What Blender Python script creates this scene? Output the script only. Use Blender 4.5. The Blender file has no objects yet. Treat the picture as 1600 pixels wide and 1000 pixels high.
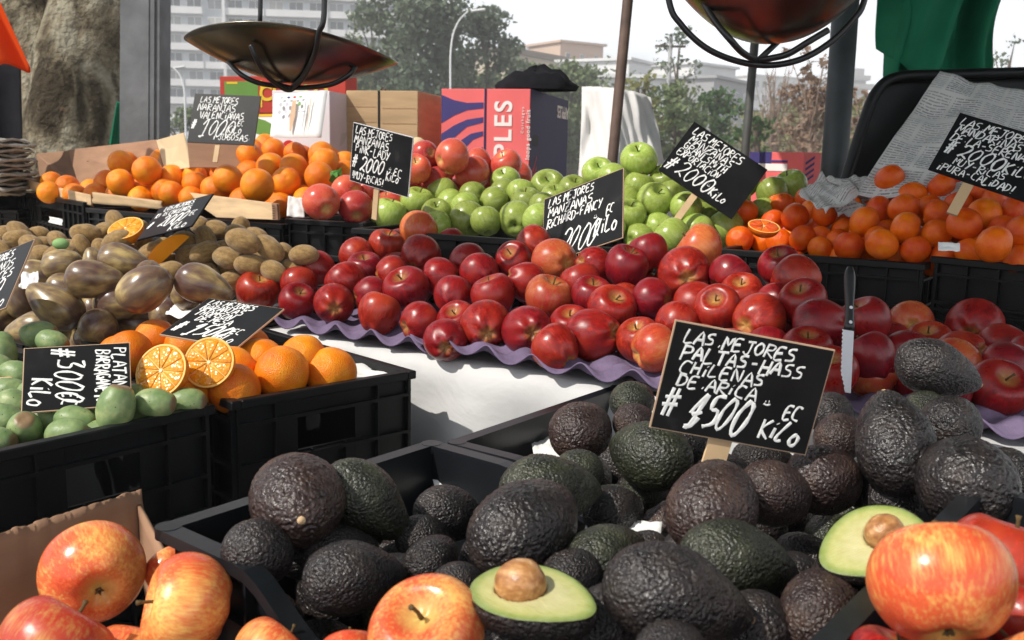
import bpy, bmesh, math, random
import numpy as np
from mathutils import Vector, Matrix, noise as mnoise
random.seed(7); rng = np.random.default_rng(7)
SC = bpy.context.scene; COL = SC.collection
# ---------------------------------------------------------------- camera, sky, sun, exposure
F = 1500.0; PITCH = math.atan(255/1500.0); ROLL = math.radians(1.15); EYE = 1.30
cam_d = bpy.data.cameras.new('camera'); cam = bpy.data.objects.new('camera', cam_d); COL.objects.link(cam)
cam_d.sensor_width = 36; cam_d.lens = 36*F/1600; cam_d.clip_start = .02; cam_d.clip_end = 6000
CM = Matrix.Rotation(math.radians(90)-PITCH, 4, 'X') @ Matrix.Rotation(ROLL, 4, 'Z')
CM.translation = Vector((0, 0, EYE)); cam.matrix_world = CM
cam_d.dof.use_dof = True; cam_d.dof.focus_distance = 1.25; cam_d.dof.aperture_fstop = 14
SC.camera = cam
SUN_DIR = Vector((-.58, -.36, .73)).normalized()      # towards the sun
w = bpy.data.worlds.new("World"); SC.world = w; w.use_nodes = True
wn = w.node_tree; wn.nodes.clear()
_o = wn.nodes.new('ShaderNodeOutputWorld'); _b = wn.nodes.new('ShaderNodeBackground'); _s = wn.nodes.new('ShaderNodeTexSky')
_s.sky_type = 'NISHITA'; _s.sun_disc = False
_s.sun_elevation = math.asin(SUN_DIR.z); _s.sun_rotation = math.atan2(SUN_DIR.x, SUN_DIR.y)
_s.air_density = 1.0; _s.dust_density = 2.5; _s.ozone_density = 1.0
_tc = wn.nodes.new('ShaderNodeTexCoord'); _mp = wn.nodes.new('ShaderNodeMapping'); _mp.inputs['Scale'].default_value = (1, 1, 3.2)
_nz = wn.nodes.new('ShaderNodeTexNoise'); _nz.inputs['Scale'].default_value = 2.3; _nz.inputs['Detail'].default_value = 6
_rp = wn.nodes.new('ShaderNodeValToRGB'); _rp.color_ramp.elements[0].position = .22; _rp.color_ramp.elements[1].position = .46
_mx = wn.nodes.new('ShaderNodeMixRGB'); _mx.inputs['Color2'].default_value = (25, 25.9, 27, 1)
_sp = wn.nodes.new('ShaderNodeSeparateXYZ'); wn.links.new(_tc.outputs['Generated'], _sp.inputs[0])
_el = wn.nodes.new('ShaderNodeMapRange'); _el.interpolation_type = 'SMOOTHSTEP'; _el.inputs['From Min'].default_value = .12; _el.inputs['From Max'].default_value = .75; _el.inputs['To Min'].default_value = 1; _el.inputs['To Max'].default_value = .12
wn.links.new(_sp.outputs['Z'], _el.inputs['Value']); _mu = wn.nodes.new('ShaderNodeMath'); _mu.operation = 'MULTIPLY'
wn.links.new(_tc.outputs['Generated'], _mp.inputs['Vector']); wn.links.new(_mp.outputs['Vector'], _nz.inputs['Vector'])
wn.links.new(_nz.outputs['Fac'], _rp.inputs['Fac']); wn.links.new(_rp.outputs['Color'], _mu.inputs[0]); wn.links.new(_el.outputs[0], _mu.inputs[1]); wn.links.new(_mu.outputs[0], _mx.inputs['Fac'])
wn.links.new(_s.outputs['Color'], _mx.inputs['Color1']); wn.links.new(_mx.outputs['Color'], _b.inputs['Color'])
_b.inputs['Strength'].default_value = .058; wn.links.new(_b.outputs['Background'], _o.inputs['Surface'])
sun_d = bpy.data.lights.new('sun', 'SUN'); sun_d.energy = 4.6; sun_d.angle = math.radians(.55); sun_d.color = (1, .95, .87)
sun = bpy.data.objects.new('sun', sun_d); COL.objects.link(sun); sun.rotation_euler = SUN_DIR.to_track_quat('Z', 'Y').to_euler()
SC.view_settings.view_transform = 'Standard'; SC.view_settings.look = 'None'; SC.view_settings.gamma = 1; SC.view_settings.exposure = 0.12
SC.view_settings.use_curve_mapping = False
# ---------------------------------------------------------------- camera maths (where a seen thing stands)
RI = CM.to_3x3() @ Vector((1, 0, 0)); UP = CM.to_3x3() @ Vector((0, 1, 0)); FW = CM.to_3x3() @ Vector((0, 0, -1)); C0 = Vector((0, 0, EYE))
def px(x, y, d):
    x, y, d = float(x), float(y), float(d); return C0 + d*(FW + RI*((x-800)/F) + UP*((500-y)/F))
def onz(x, y, z):
    r = FW + RI*((x-800)/F) + UP*((500-y)/F); return C0 + r*((z-EYE)/r.z)
E1 = Vector((.82, -.572, 0)).normalized(); E2 = Vector((-E1.y, E1.x, 0)); ZZ = Vector((0, 0, 1))
TZ = EYE-.315
TA = onz(430, 514, TZ)                                # a point of the table's front edge
def ST(u, v, z): p = TA + E1*u + E2*v; return Vector((p.x, p.y, z))
# ---------------------------------------------------------------- object helpers
def link(o, parent=None):
    COL.objects.link(o)
    if parent is not None: o.parent = parent
    return o
def tag(o, label=None, cat=None, group=None, kind=None):
    if label: o['label'] = label
    if cat: o['category'] = cat
    if group: o['group'] = group
    if kind: o['kind'] = kind
    return o
def thing(name, label, cat, loc=(0, 0, 0), group=None, rot=None):
    o = bpy.data.objects.new(name, None); o.empty_display_size = .05; COL.objects.link(o); o.location = loc
    if rot is not None: o.rotation_mode = 'QUATERNION'; o.rotation_quaternion = rot
    return tag(o, label, cat, group)
class MB:
    def __init__(s): s.v = []; s.f = []; s.m = []
    def add(s, vs, fs, mi=0):
        n = len(s.v); s.v += [tuple(v) for v in vs]; s.f += [tuple(i+n for i in f) for f in fs]; s.m += [mi]*len(fs)
    def obox(s, c, ax, ay, az, mi=0):                 # centre and three half-axis vectors
        c, ax, ay, az = map(Vector, (c, ax, ay, az)); vs = [c+a*ax+b*ay+d*az for d in (-1, 1) for b in (-1, 1) for a in (-1, 1)]
        s.add(vs, [(0, 2, 3, 1), (4, 5, 7, 6), (0, 1, 5, 4), (2, 6, 7, 3), (0, 4, 6, 2), (1, 3, 7, 5)], mi)
    def box(s, x0, x1, y0, y1, z0, z1, mi=0):
        s.obox(((x0+x1)/2, (y0+y1)/2, (z0+z1)/2), ((x1-x0)/2, 0, 0), (0, (y1-y0)/2, 0), (0, 0, (z1-z0)/2), mi)
    def tube(s, pts, r, n=8, mi=0, cap=True):
        pts = [Vector(p) for p in pts]; rs = r if isinstance(r, (list, tuple)) else [r]*len(pts); b = len(s.v); prev = None
        for i, p in enumerate(pts):
            t = (pts[min(i+1, len(pts)-1)]-pts[max(i-1, 0)]).normalized()
            if prev is None: prev = t.cross(Vector((.3, .2, 1)) if abs(t.z) < .9 else Vector((1, 0, 0))).normalized()
            a = (prev - t*prev.dot(t)).normalized(); prev = a; c = t.cross(a)
            for k in range(n):
                q = 2*math.pi*k/n; s.v.append(tuple(p+(a*math.cos(q)+c*math.sin(q))*rs[i]))
        for i in range(len(pts)-1):
            for k in range(n):
                k2 = (k+1) % n; s.f.append((b+i*n+k, b+i*n+k2, b+(i+1)*n+k2, b+(i+1)*n+k)); s.m.append(mi)
        if cap:
            s.f.append(tuple(b+k for k in range(n))[::-1]); s.m.append(mi)
            s.f.append(tuple(b+(len(pts)-1)*n+k for k in range(n))); s.m.append(mi)
    def mesh(s, name, mats, smooth=False, bevel=0):
        me = bpy.data.meshes.new(name); me.from_pydata(s.v, [], s.f)
        for m in (mats if isinstance(mats, (list, tuple)) else [mats]): me.materials.append(m)
        me.polygons.foreach_set('material_index', s.m)
        bm = bmesh.new(); bm.from_mesh(me); bmesh.ops.recalc_face_normals(bm, faces=bm.faces)
        if bevel:
            bmesh.ops.bevel(bm, geom=bm.edges[:], offset=bevel, segments=1, affect='EDGES', profile=.5)
        bm.to_mesh(me); bm.free()
        if smooth: me.polygons.foreach_set('use_smooth', [True]*len(me.polygons))
        me.update(); return me
    def build(s, name, mats, parent=None, smooth=False, bevel=0, loc=None):
        o = bpy.data.objects.new(name, s.mesh(name, mats, smooth, bevel))
        if loc is not None: o.location = loc
        return link(o, parent)
def spline(pts, n=6):
    pts = [Vector(p) for p in pts]; out = []
    for i in range(len(pts)-1):
        p0 = pts[max(i-1, 0)]; p1 = pts[i]; p2 = pts[i+1]; p3 = pts[min(i+2, len(pts)-1)]
        for k in range(n):
            t = k/n; out.append(.5*((2*p1)+(p2-p0)*t+(2*p0-5*p1+4*p2-p3)*t*t+(3*p1-p0-3*p2+p3)*t**3))
    return out+[pts[-1]]
# ---------------------------------------------------------------- materials
class NT:
    BS = 1.0
    def __init__(s, name):
        s.mat = bpy.data.materials.new(name); s.mat.use_nodes = True; s.t = s.mat.node_tree; s.t.nodes.clear()
        s.out = s.n('OutputMaterial'); s.b = s.n('BsdfPrincipled'); s.l(s.b.outputs[0], s.out.inputs['Surface'])
    def n(s, k, **kw):
        nd = s.t.nodes.new('ShaderNode'+k)
        for a, v in kw.items():
            if a in ('operation', 'blend_type', 'data_type', 'feature', 'noise_dimensions', 'distance', 'wave_type', 'bands_direction', 'noise_type'): setattr(nd, a, v)
            else: s.set(nd, a, v)
        return nd
    def set(s, nd, a, v):
        k = a.replace('_', ' ') if isinstance(a, str) else a
        if isinstance(k, str) and k.startswith('i') and k[1:].isdigit(): k = int(k[1:])
        sock = nd.inputs[k]
        if hasattr(v, 'is_output') : s.l(v, sock)
        elif isinstance(v, bpy.types.Node): s.l(v.outputs[0], sock)
        else:
            if isinstance(v, (tuple, list)) and len(v) == 3 and sock.type == 'RGBA': v = (*v, 1)
            sock.default_value = v
    def l(s, a, b): s.t.links.new(a, b)
    def obj(s, scale=(1, 1, 1)):
        tc = s.n('TexCoord'); m = s.n('Mapping'); s.l(tc.outputs['Object'], m.inputs['Vector']); m.inputs['Scale'].default_value = scale
        ri = s.n('ObjectInfo'); mu = s.n('Math', operation='MULTIPLY', i0=ri.outputs['Random'], i1=37.0); cb = s.n('CombineXYZ', X=mu, Y=mu, Z=mu)
        s.l(cb.outputs[0], m.inputs['Location']); return m.outputs[0]
    def uv(s, scale=(1, 1, 1)):
        tc = s.n('TexCoord'); m = s.n('Mapping'); s.l(tc.outputs['UV'], m.inputs['Vector']); m.inputs['Scale'].default_value = scale; return m.outputs[0]
    def noise(s, vec, scale, detail=4, rough=.55, dist=0): 
        nd = s.n('TexNoise', Scale=scale, Detail=detail, Roughness=rough, Distortion=dist); s.l(vec, nd.inputs['Vector']); return nd.outputs['Fac']
    def voro(s, vec, scale, feature='F1'):
        nd = s.n('TexVoronoi', feature=feature, Scale=scale); s.l(vec, nd.inputs['Vector']); return nd.outputs['Distance']
    def ramp(s, fac, stops):
        r = s.n('ValToRGB'); cr = r.color_ramp; s.l(fac, r.inputs['Fac'])
        while len(cr.elements) < len(stops): cr.elements.new(.5)
        for e, (p, c) in zip(cr.elements, stops): e.position = p; e.color = (*c, 1) if len(c) == 3 else c
        return r.outputs['Color']
    def mix(s, fac, a, b, mode='MIX'):
        m = s.n('MixRGB', blend_type=mode)
        for k, v in (('Fac', fac), ('Color1', a), ('Color2', b)): s.set(m, k, v)
        return m.outputs[0]
    def bump(s, h, strength, dist, normal=None):
        b = s.n('Bump', Strength=strength, Distance=dist*NT.BS); s.l(h, b.inputs['Height'])
        if normal is not None: s.l(normal, b.inputs['Normal'])
        s.l(b.outputs[0], s.b.inputs['Normal']); return b.outputs[0]
    def fin(s, col=None, rough=.5, spec=.5, metal=0, coat=0, sss=0):
        if col is not None: s.set(s.b, 'Base Color', col)
        s.set(s.b, 'Roughness', rough); s.set(s.b, 'Specular IOR Level', spec); s.set(s.b, 'Metallic', metal)
        if coat: s.set(s.b, 'Coat Weight', coat); s.set(s.b, 'Coat Roughness', .12)
        if sss: s.set(s.b, 'Subsurface Weight', sss); s.set(s.b, 'Subsurface Scale', .004)
        return s.mat
M = {}
def plain(name, col, rough=.6, spec=.4, metal=0, var=.25, sc=12, bump=0, bd=.001, scale=(1, 1, 1)):
    t = NT(name); v = t.obj(scale); nz = t.noise(v, sc, 5)
    c1 = tuple(x*(1-var) for x in col); c2 = tuple(min(1, x*(1+var)) for x in col)
    c = t.ramp(nz, [(.3, c1), (.7, c2)])
    if bump: t.bump(t.noise(v, sc*4, 4), bump, bd)
    M[name] = t.fin(c, rough, spec, metal); return M[name]
# fruit skins (object space: 1 unit = fruit radius)
NT.BS = .05
def apple_mat(name, low, mid, high, ground, top, streak=.5, dots=.5, rough=.28, blush=(.42, .66), ss=7):
    t = NT(name); v = t.obj((1, 1, .16)); v1 = t.obj(); ri = t.n('ObjectInfo').outputs['Random']
    st = t.noise(v, ss, 6, .7); big = t.noise(v1, .9, 2)
    col = t.ramp(st, [(.32, low), (.5, mid), (.68, high)])
    blend = t.n('Math', operation='ADD', i0=t.n('Math', operation='MULTIPLY', i0=st, i1=streak), i1=t.n('Math', operation='MULTIPLY', i0=big, i1=1-streak))
    fac = t.ramp(blend.outputs[0], [(blush[0], (0, 0, 0)), (blush[1], (1, 1, 1))])
    col = t.mix(fac, ground, col) if ground else col
    tc = t.n('TexCoord'); sp = t.n('SeparateXYZ'); t.l(tc.outputs['Object'], sp.inputs[0])
    r2 = t.n('VectorMath', operation='LENGTH'); cx = t.n('CombineXYZ', X=sp.outputs['X'], Y=sp.outputs['Y'], Z=0.0); t.l(cx.outputs[0], r2.inputs[0])
    near = t.ramp(r2.outputs['Value'], [(.10, (1, 1, 1)), (.42, (0, 0, 0))])
    f2 = t.n('Math', operation='MULTIPLY', i0=near, i1=t.n('Math', operation='MULTIPLY_ADD', i0=st, i1=1.6, i2=-.1)); f2.use_clamp = True
    col = t.mix(f2.outputs[0], col, top)
    sp2 = t.voro(v1, 15); d = t.ramp(sp2, [(.05, (dots, dots, dots)), (.11, (0, 0, 0))])
    col = t.mix(d, col, (.62, .50, .30))
    hs = t.n('HueSaturation', Color=col, Value=t.n('Math', operation='MULTIPLY_ADD', i0=ri, i1=.55, i2=.72), Hue=t.n('Math', operation='MULTIPLY_ADD', i0=ri, i1=.014, i2=.494))
    t.bump(t.noise(v1, 3, 3), .25, .03)
    rg = t.ramp(t.noise(v1, 2.2, 4), [(.35, (rough-.05,)*3), (.7, (rough+.14,)*3)])
    M[name] = t.fin(hs.outputs[0], .3, .42, sss=.02); t.set(t.b, 'Roughness', rg)
apple_mat('red_apple', (.10, .003, .006), (.23, .006, .009), (.40, .018, .012), (.42, .035, .015), (.42, .24, .07), .5, .2, .30, (.30, .5))
apple_mat('scarlet_apple', (.22, .010, .012), (.36, .022, .016), (.50, .07, .025), (.52, .15, .045), (.55, .36, .10), .6, .2, .26, (.38, .58))
apple_mat('pink_apple', (.36, .016, .022), (.50, .04, .04), (.62, .10, .06), (.58, .12, .06), (.6, .42, .14), .5, .25, .26, (.36, .56))
apple_mat('striped_apple', (.40, .020, .016), (.54, .045, .024), (.64, .11, .04), (.78, .38, .11), (.58, .46, .13), .55, .25, .26, (.37, .54), 15)
apple_mat('green_apple', (.22, .30, .05), (.30, .38, .075), (.40, .46, .13), None, (.20, .30, .05), .5, .22, .25)
def citrus(name, c1, c2, c3, sc=22, bd=.02):
    t = NT(name); v = t.obj(); ri = t.n('ObjectInfo').outputs['Random']
    col = t.ramp(t.noise(v, 1.4, 3), [(.3, c1), (.5, c2), (.72, c3)])
    po = t.voro(v, sc); col = t.mix(t.ramp(po, [(.0, (.25,)*3), (.25, (0, 0, 0))]), col, tuple(x*.6 for x in c1))
    hs = t.n('HueSaturation', Color=col, Value=t.n('Math', operation='MULTIPLY_ADD', i0=ri, i1=.3, i2=.82), Hue=t.n('Math', operation='MULTIPLY_ADD', i0=ri, i1=.016, i2=.490))
    t.bump(po, .5, bd); M[name] = t.fin(hs.outputs[0], .32, .35, sss=.04)
citrus('orange', (.82, .18, .004), (.88, .25, .006), (.90, .34, .012), 24, .03)
citrus('mandarin', (.70, .085, .003), (.80, .13, .004), (.84, .19, .006), 20, .02); M['mandarin'].node_tree.nodes['Principled BSDF'].inputs['Roughness'].default_value = .22
t = NT('orange_flesh'); v = t.obj(); vo = t.voro(t.obj((1, 1, .2)), 9); c = t.ramp(t.noise(v, 9, 5), [(.3, (.80, .25, .006)), (.55, (.86, .33, .012)), (.78, (.90, .50, .08))]); t.bump(vo, .5, .03); M['orange_flesh'] = t.fin(c, .22, .6, sss=.1)
plain('orange_pith', (.88, .50, .12), .5, var=.06, sc=8); plain('pith_white', (.9, .80, .52), .5, var=.08, sc=9)
t = NT('kiwi'); v = t.obj((1, 1, .5)); c = t.ramp(t.noise(v, 4, 6, .7), [(.3, (.17, .095, .032)), (.55, (.33, .205, .075)), (.75, (.46, .32, .135))]); t.bump(t.noise(t.obj(), 26, 4), .7, .04); M['kiwi'] = t.fin(c, .75, .2); t.set(t.b, 'Sheen Weight', .25)
t = NT('pepino'); v = t.obj((1, 1, .22)); ri = t.n('ObjectInfo').outputs['Random']; st = t.noise(v, 3.2, 5, .6, .6); big = t.noise(t.obj(), .8, 2)
s_ = t.n('Math', operation='ADD', i0=t.n('Math', operation='MULTIPLY', i0=st, i1=.38), i1=t.n('Math', operation='MULTIPLY', i0=big, i1=.62))
c = t.ramp(s_.outputs[0], [(.34, (.075, .035, .036)), (.46, (.14, .085, .055)), (.54, (.24, .165, .080)), (.66, (.48, .35, .14))]); M['pepino'] = t.fin(c, .28, .5)
t = NT('prickly_pear'); v = t.obj(); c = t.ramp(t.noise(v, 1.3, 4), [(.3, (.12, .20, .075)), (.55, (.22, .30, .12)), (.75, (.38, .42, .19))])
d = t.voro(v, 3.1); c = t.mix(t.ramp(d, [(.07, (1, 1, 1)), (.12, (0, 0, 0))]), c, (.045, .04, .02)); tc = t.n('TexCoord'); sp = t.n('SeparateXYZ'); t.l(tc.outputs['Object'], sp.inputs[0])
c = t.mix(t.ramp(sp.outputs['Z'], [(.88, (0, 0, 0)), (.99, (1, 1, 1))]), c, (.22, .14, .07)); t.bump(t.noise(v, 5, 4), .3, .03); M['prickly_pear'] = t.fin(c, .42, .4)
def avo(name, dk, md, lt):
    t = NT(name); v = t.obj(); c = t.ramp(t.noise(v, 1.5, 5, .6), [(.34, dk), (.52, md), (.70, lt)])
    w_ = t.noise(v, 9, 3, .6, .4); vo = t.voro(v, 14, 'SMOOTH_F1'); c = t.mix(t.ramp(vo, [(.15, (.5,)*3), (.5, (0,)*3)]), c, tuple(min(1, x*2.1) for x in md))
    h = t.n('Math', operation='SUBTRACT', i0=w_, i1=t.n('Math', operation='MULTIPLY', i0=vo, i1=.8)); t.bump(h.outputs[0], .8, .05)
    rg = t.ramp(t.noise(v, 6, 4), [(.3, (.24,)*3), (.7, (.42,)*3)]); M[name] = t.fin(c, .4, .55); t.set(t.b, 'Roughness', rg)
avo('avocado_black', (.009, .0075, .008), (.019, .015, .015), (.040, .029, .024))
avo('avocado_brown', (.018, .010, .010), (.036, .021, .018), (.075, .045, .033))
avo('avocado_green', (.012, .013, .009), (.023, .025, .015), (.052, .055, .030))
t = NT('avocado_flesh'); tc = t.n('TexCoord'); v = tc.outputs['Object']; sp = t.n('SeparateXYZ'); t.l(v, sp.inputs[0])
at = t.n('Attribute'); at.attribute_name = 'edge'
c = t.ramp(at.outputs['Fac'], [(.45, (.54, .50, .25)), (.80, (.42, .43, .14)), (.93, (.18, .27, .04)), (1, (.07, .13, .02))]); c = t.mix(.18, c, t.ramp(t.noise(t.obj(), 5, 5), [(.3, (.45, .42, .12)), (.7, (.85, .82, .5))])); t.bump(t.noise(t.obj((1, 7, 1)), 5, 5), .5, .03); M['avocado_flesh'] = t.fin(c, .38, .45, sss=.08)
t = NT('avocado_pit'); c = t.ramp(t.noise(t.obj((1, 1, .5)), 2.2, 6, .6), [(.30, (.20, .075, .025)), (.5, (.40, .18, .06)), (.66, (.60, .34, .15)), (.76, (.78, .60, .36))]); t.bump(t.noise(t.obj(), 5, 4), .3, .04); M['avocado_pit'] = t.fin(c, .33, .5)
# other materials
NT.BS = 1.0
t = NT('black_plastic'); v = t.obj(); c = t.ramp(t.noise(v, 9, 5), [(.35, (.004, .0045, .005)), (.62, (.008, .009, .010)), (.8, (.03, .03, .03))]); t.bump(t.noise(v, 60, 3), .25, .0008); M['black_plastic'] = t.fin(c, .45, .28)
t = NT('tray_plastic'); v = t.obj(); c = t.ramp(t.noise(v, 11, 5), [(.35, (.006, .007, .009)), (.65, (.011, .013, .016)), (.82, (.04, .04, .04))]); t.bump(t.noise(v, 70, 3), .3, .0007); M['tray_plastic'] = t.fin(c, .36, .35)
plain('cardboard', (.34, .20, .125), .85, .15, var=.14, sc=9, bump=.25, bd=.0015, scale=(1, 1, 5))
plain('kraft_card', (.47, .33, .19), .85, .15, var=.12, sc=7, bump=.25, bd=.0015, scale=(1, 1, 6))
plain('pale_card', (.64, .50, .31), .8, .15, var=.1, sc=8)
plain('wood', (.60, .42, .24), .7, .25, var=.22, sc=9, bump=.3, scale=(1, 1, 7)); plain('white_card', (.74, .73, .76), .6, .3, var=.06, sc=6); plain('violet_card', (.60, .56, .63), .6, .3, var=.08, sc=6)
plain('paper', (.66, .65, .63), .85, .1, var=.1, sc=5); plain('white_paper', (.84, .84, .82), .8, .15, var=.05, sc=9, bump=.2)
plain('pulp', (.165, .125, .205), .9, .1, var=.2, sc=40, bump=.8, bd=.0012); plain('grey_pulp', (.34, .32, .28), .95, .1, var=.25, sc=30, bump=.8, bd=.002)
plain('black_metal', (.014, .014, .015), .35, .5, var=.3, sc=20); plain('black_cloth', (.012, .012, .015), .95, .1, var=.3, sc=20, bump=.3)
t = NT('scale_pan'); c = t.ramp(t.noise(t.obj((1, 1, 1)), 14, 5), [(.3, (.17, .15, .12)), (.7, (.30, .26, .20))]); t.bump(t.noise(t.obj(), 5, 3), .15, .01); M['pan'] = t.fin(c, .27, .5, metal=1)
plain('steel', (.72, .72, .74), .28, .5, metal=1, var=.08, sc=40); plain('rust_pole', (.10, .062, .048), .7, .4, var=.45, sc=14, bump=.5); plain('dark_pole', (.035, .042, .046), .5, .4, var=.35, sc=12, bump=.3)
plain('grey_post', (.13, .135, .14), .7, .3, var=.25, sc=9, bump=.4, bd=.004); plain('thin_pole', (.075, .075, .07), .6, .4, var=.3, sc=12)
t = NT('white_cloth'); v = t.obj(); c = t.ramp(t.noise(v, 4, 6), [(.3, (.50, .50, .50)), (.7, (.64, .64, .63))]); c = t.mix(t.ramp(t.noise(v, 1.7, 5), [(.57, (0,)*3), (.75, (.35,)*3)]), c, (.45, .42, .38)); h = t.noise(v, 8, 4, .5, .8); nn = t.bump(h, .55, .012); t.bump(t.noise(v, 260, 2), .25, .0006, nn); M['white_cloth'] = t.fin(c, .85, .15)
plain('sack_cloth', (.62, .61, .60), .9, .1, var=.12, sc=5, bump=.2)
t = NT('green_cloth'); c = t.ramp(t.noise(t.obj(), 7, 4), [(.3, (.012, .20, .10)), (.7, (.025, .30, .16))]); t.bump(t.noise(t.obj(), 220, 2), .2, .0008); M['green_cloth'] = t.fin(c, .75, .2); t.set(t.b, 'Transmission Weight', 0.0)
tr = t.n('BsdfTranslucent', Color=(.01, .16, .08)); ms = t.n('MixShader', Fac=.3); t.l(t.b.outputs[0], ms.inputs[1]); t.l(tr.outputs[0], ms.inputs[2]); t.l(ms.outputs[0], t.out.inputs['Surface'])
t = NT('orange_cloth'); t.fin((.80, .13, .02), .8, .1); tr = t.n('BsdfTranslucent', Color=(.95, .16, .02)); ms = t.n('MixShader', Fac=.5); t.l(t.b.outputs[0], ms.inputs[1]); t.l(tr.outputs[0], ms.inputs[2]); t.l(ms.outputs[0], t.out.inputs['Surface']); M['orange_cloth'] = t.mat
t = NT('slate'); v = t.obj(); c = t.ramp(t.noise(v, 22, 6), [(.35, (.007, .007, .008)), (.62, (.012, .012, .013)), (.8, (.035, .035, .035))]); t.bump(t.noise(v, 500, 2), .3, .0003); M['slate'] = t.fin(c, .36, .22)
plain('chalk', (.80, .80, .78), .8, .2, var=.18, sc=160); plain('board_edge', (.52, .36, .24), .7, .2, var=.1); plain('stem_brown', (.11, .07, .03), .8, .2)
for nm, c in dict(coral=(.78, .15, .15), navy=(.055, .045, .17), dark_navy=(.024, .020, .075), print_white=(.82, .78, .75), box_red=(.42, .045, .03), box_yellow=(.66, .46, .03), box_green=(.12, .25, .05), logo_red=(.5, .03, .035), logo_grey=(.50, .49, .51), tan_print=(.62, .42, .28), green_print=(.22, .38, .14), hole_dark=(.01, .01, .012), blue_crate=(.02, .025, .12), green_leaf=(.06, .20, .03)).items(): plain(nm, c, .6, .25, var=.07, sc=10)
t = NT('newsprint'); uv = t.uv((1, 1, 1)); bk = t.n('TexBrick', Color1=(.16, .16, .165), Color2=(.30, .30, .30), Mortar=(.56, .55, .54), Scale=1.0, Mortar_Size=.005, Brick_Width=.09, Row_Height=.018); t.l(uv, bk.inputs['Vector'])
msk = t.n('TexBrick', Color1=(1, 1, 1), Color2=(.55, .55, .55), Mortar=(0, 0, 0), Scale=1.0, Mortar_Size=.012, Brick_Width=.20, Row_Height=.21); t.l(uv, msk.inputs['Vector'])
mm = t.ramp(t.noise(uv, 60, 3), [(.30, (0,)*3), (.5, (1,)*3)]); m2 = t.mix(1.0, msk.outputs[0], mm, 'MULTIPLY'); m3 = t.n('Math', operation='MULTIPLY', i0=m2, i1=.95)
c = t.mix(m3.outputs[0], t.ramp(t.noise(t.obj(), 6, 4), [(.3, (.50, .49, .48)), (.7, (.61, .60, .59))]), bk.outputs[0]); M['newsprint'] = t.fin(c, .9, .1)
t = NT('bark'); v = t.obj((1, 1, .55)); a = t.noise(v, 5.5, 5, .6, .5); c = t.ramp(a, [(.40, (.055, .042, .026)), (.46, (.13, .105, .068)), (.53, (.22, .185, .125)), (.62, (.33, .30, .22))]); c = t.mix(t.ramp(t.noise(t.obj(), 13, 5), [(.55, (0,)*3), (.66, (.75,)*3)]), c, (.07, .058, .04)); c = t.mix(t.ramp(t.noise(t.obj(), 3.3, 4), [(.62, (0,)*3), (.7, (.6,)*3)]), c, (.22, .12, .06)); c = t.mix(t.ramp(t.voro(v, 9), [(.12, (.55,)*3), (.3, (0,)*3)]), c, (.06, .05, .035)); hb = t.n('Math', operation='ADD', i0=a, i1=t.noise(t.obj(), 22, 5)); t.bump(hb.outputs[0], 1.0, .05); M['bark'] = t.fin(c, .9, .15)
def leafm(name, c1, c2, c3):
    t = NT(name); c = t.ramp(t.noise(t.obj(), .35, 5, .7), [(.3, c1), (.5, c2), (.7, c3)]); t.fin(c, .7, .2); tr = t.n('BsdfTranslucent', Color=c2); ms = t.n('MixShader', Fac=.25); t.l(t.b.outputs[0], ms.inputs[1]); t.l(tr.outputs[0], ms.inputs[2]); t.l(ms.outputs[0], t.out.inputs['Surface']); M[name] = t.mat
leafm('leaf_olive', (.10, .14, .065), (.16, .21, .095), (.24, .27, .13)); leafm('leaf_green', (.05, .10, .035), (.09, .16, .055), (.16, .22, .09)); leafm('leaf_yellow', (.16, .17, .07), (.25, .25, .10), (.33, .30, .13)); leafm('leaf_red', (.20, .14, .10), (.30, .20, .14), (.42, .34, .26)); leafm('leaf_grey', (.09, .125, .085), (.15, .19, .125), (.22, .26, .17))
plain('trunk', (.14, .11, .085), .9, .1, var=.3, sc=3); plain('bare_twig', (.30, .22, .17), .9, .1, var=.2, sc=3)
plain('asphalt', (.085, .083, .08), .95, .1, var=.25, sc=2, bump=.3); plain('paving', (.22, .20, .18), .95, .1, var=.2, sc=1.5)
plain('facade', (.58, .62, .66), .8, .2, var=.1, sc=.2); plain('slab_white', (.80, .80, .80), .7, .2, var=.05, sc=.3); plain('beige_wall', (.52, .44, .34), .85, .15, var=.08, sc=.2); plain('pink_wall', (.62, .46, .36), .85, .15, var=.06, sc=.2); plain('grey_wall', (.38, .38, .39), .85, .15, var=.08, sc=.2); plain('roof_brown', (.22, .17, .14), .9, .1, var=.15, sc=.3)
t = NT('window_glass'); ri = t.n('ObjectInfo').outputs['Random']; M['window_glass'] = t.fin(t.ramp(ri, [(.0, (.06, .08, .10)), (.5, (.14, .17, .20)), (.8, (.30, .32, .34)), (1, (.45, .44, .42))]), .15, .5); plain('hill', (.16, .17, .19), .95, .05, var=.15, sc=.01)
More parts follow.
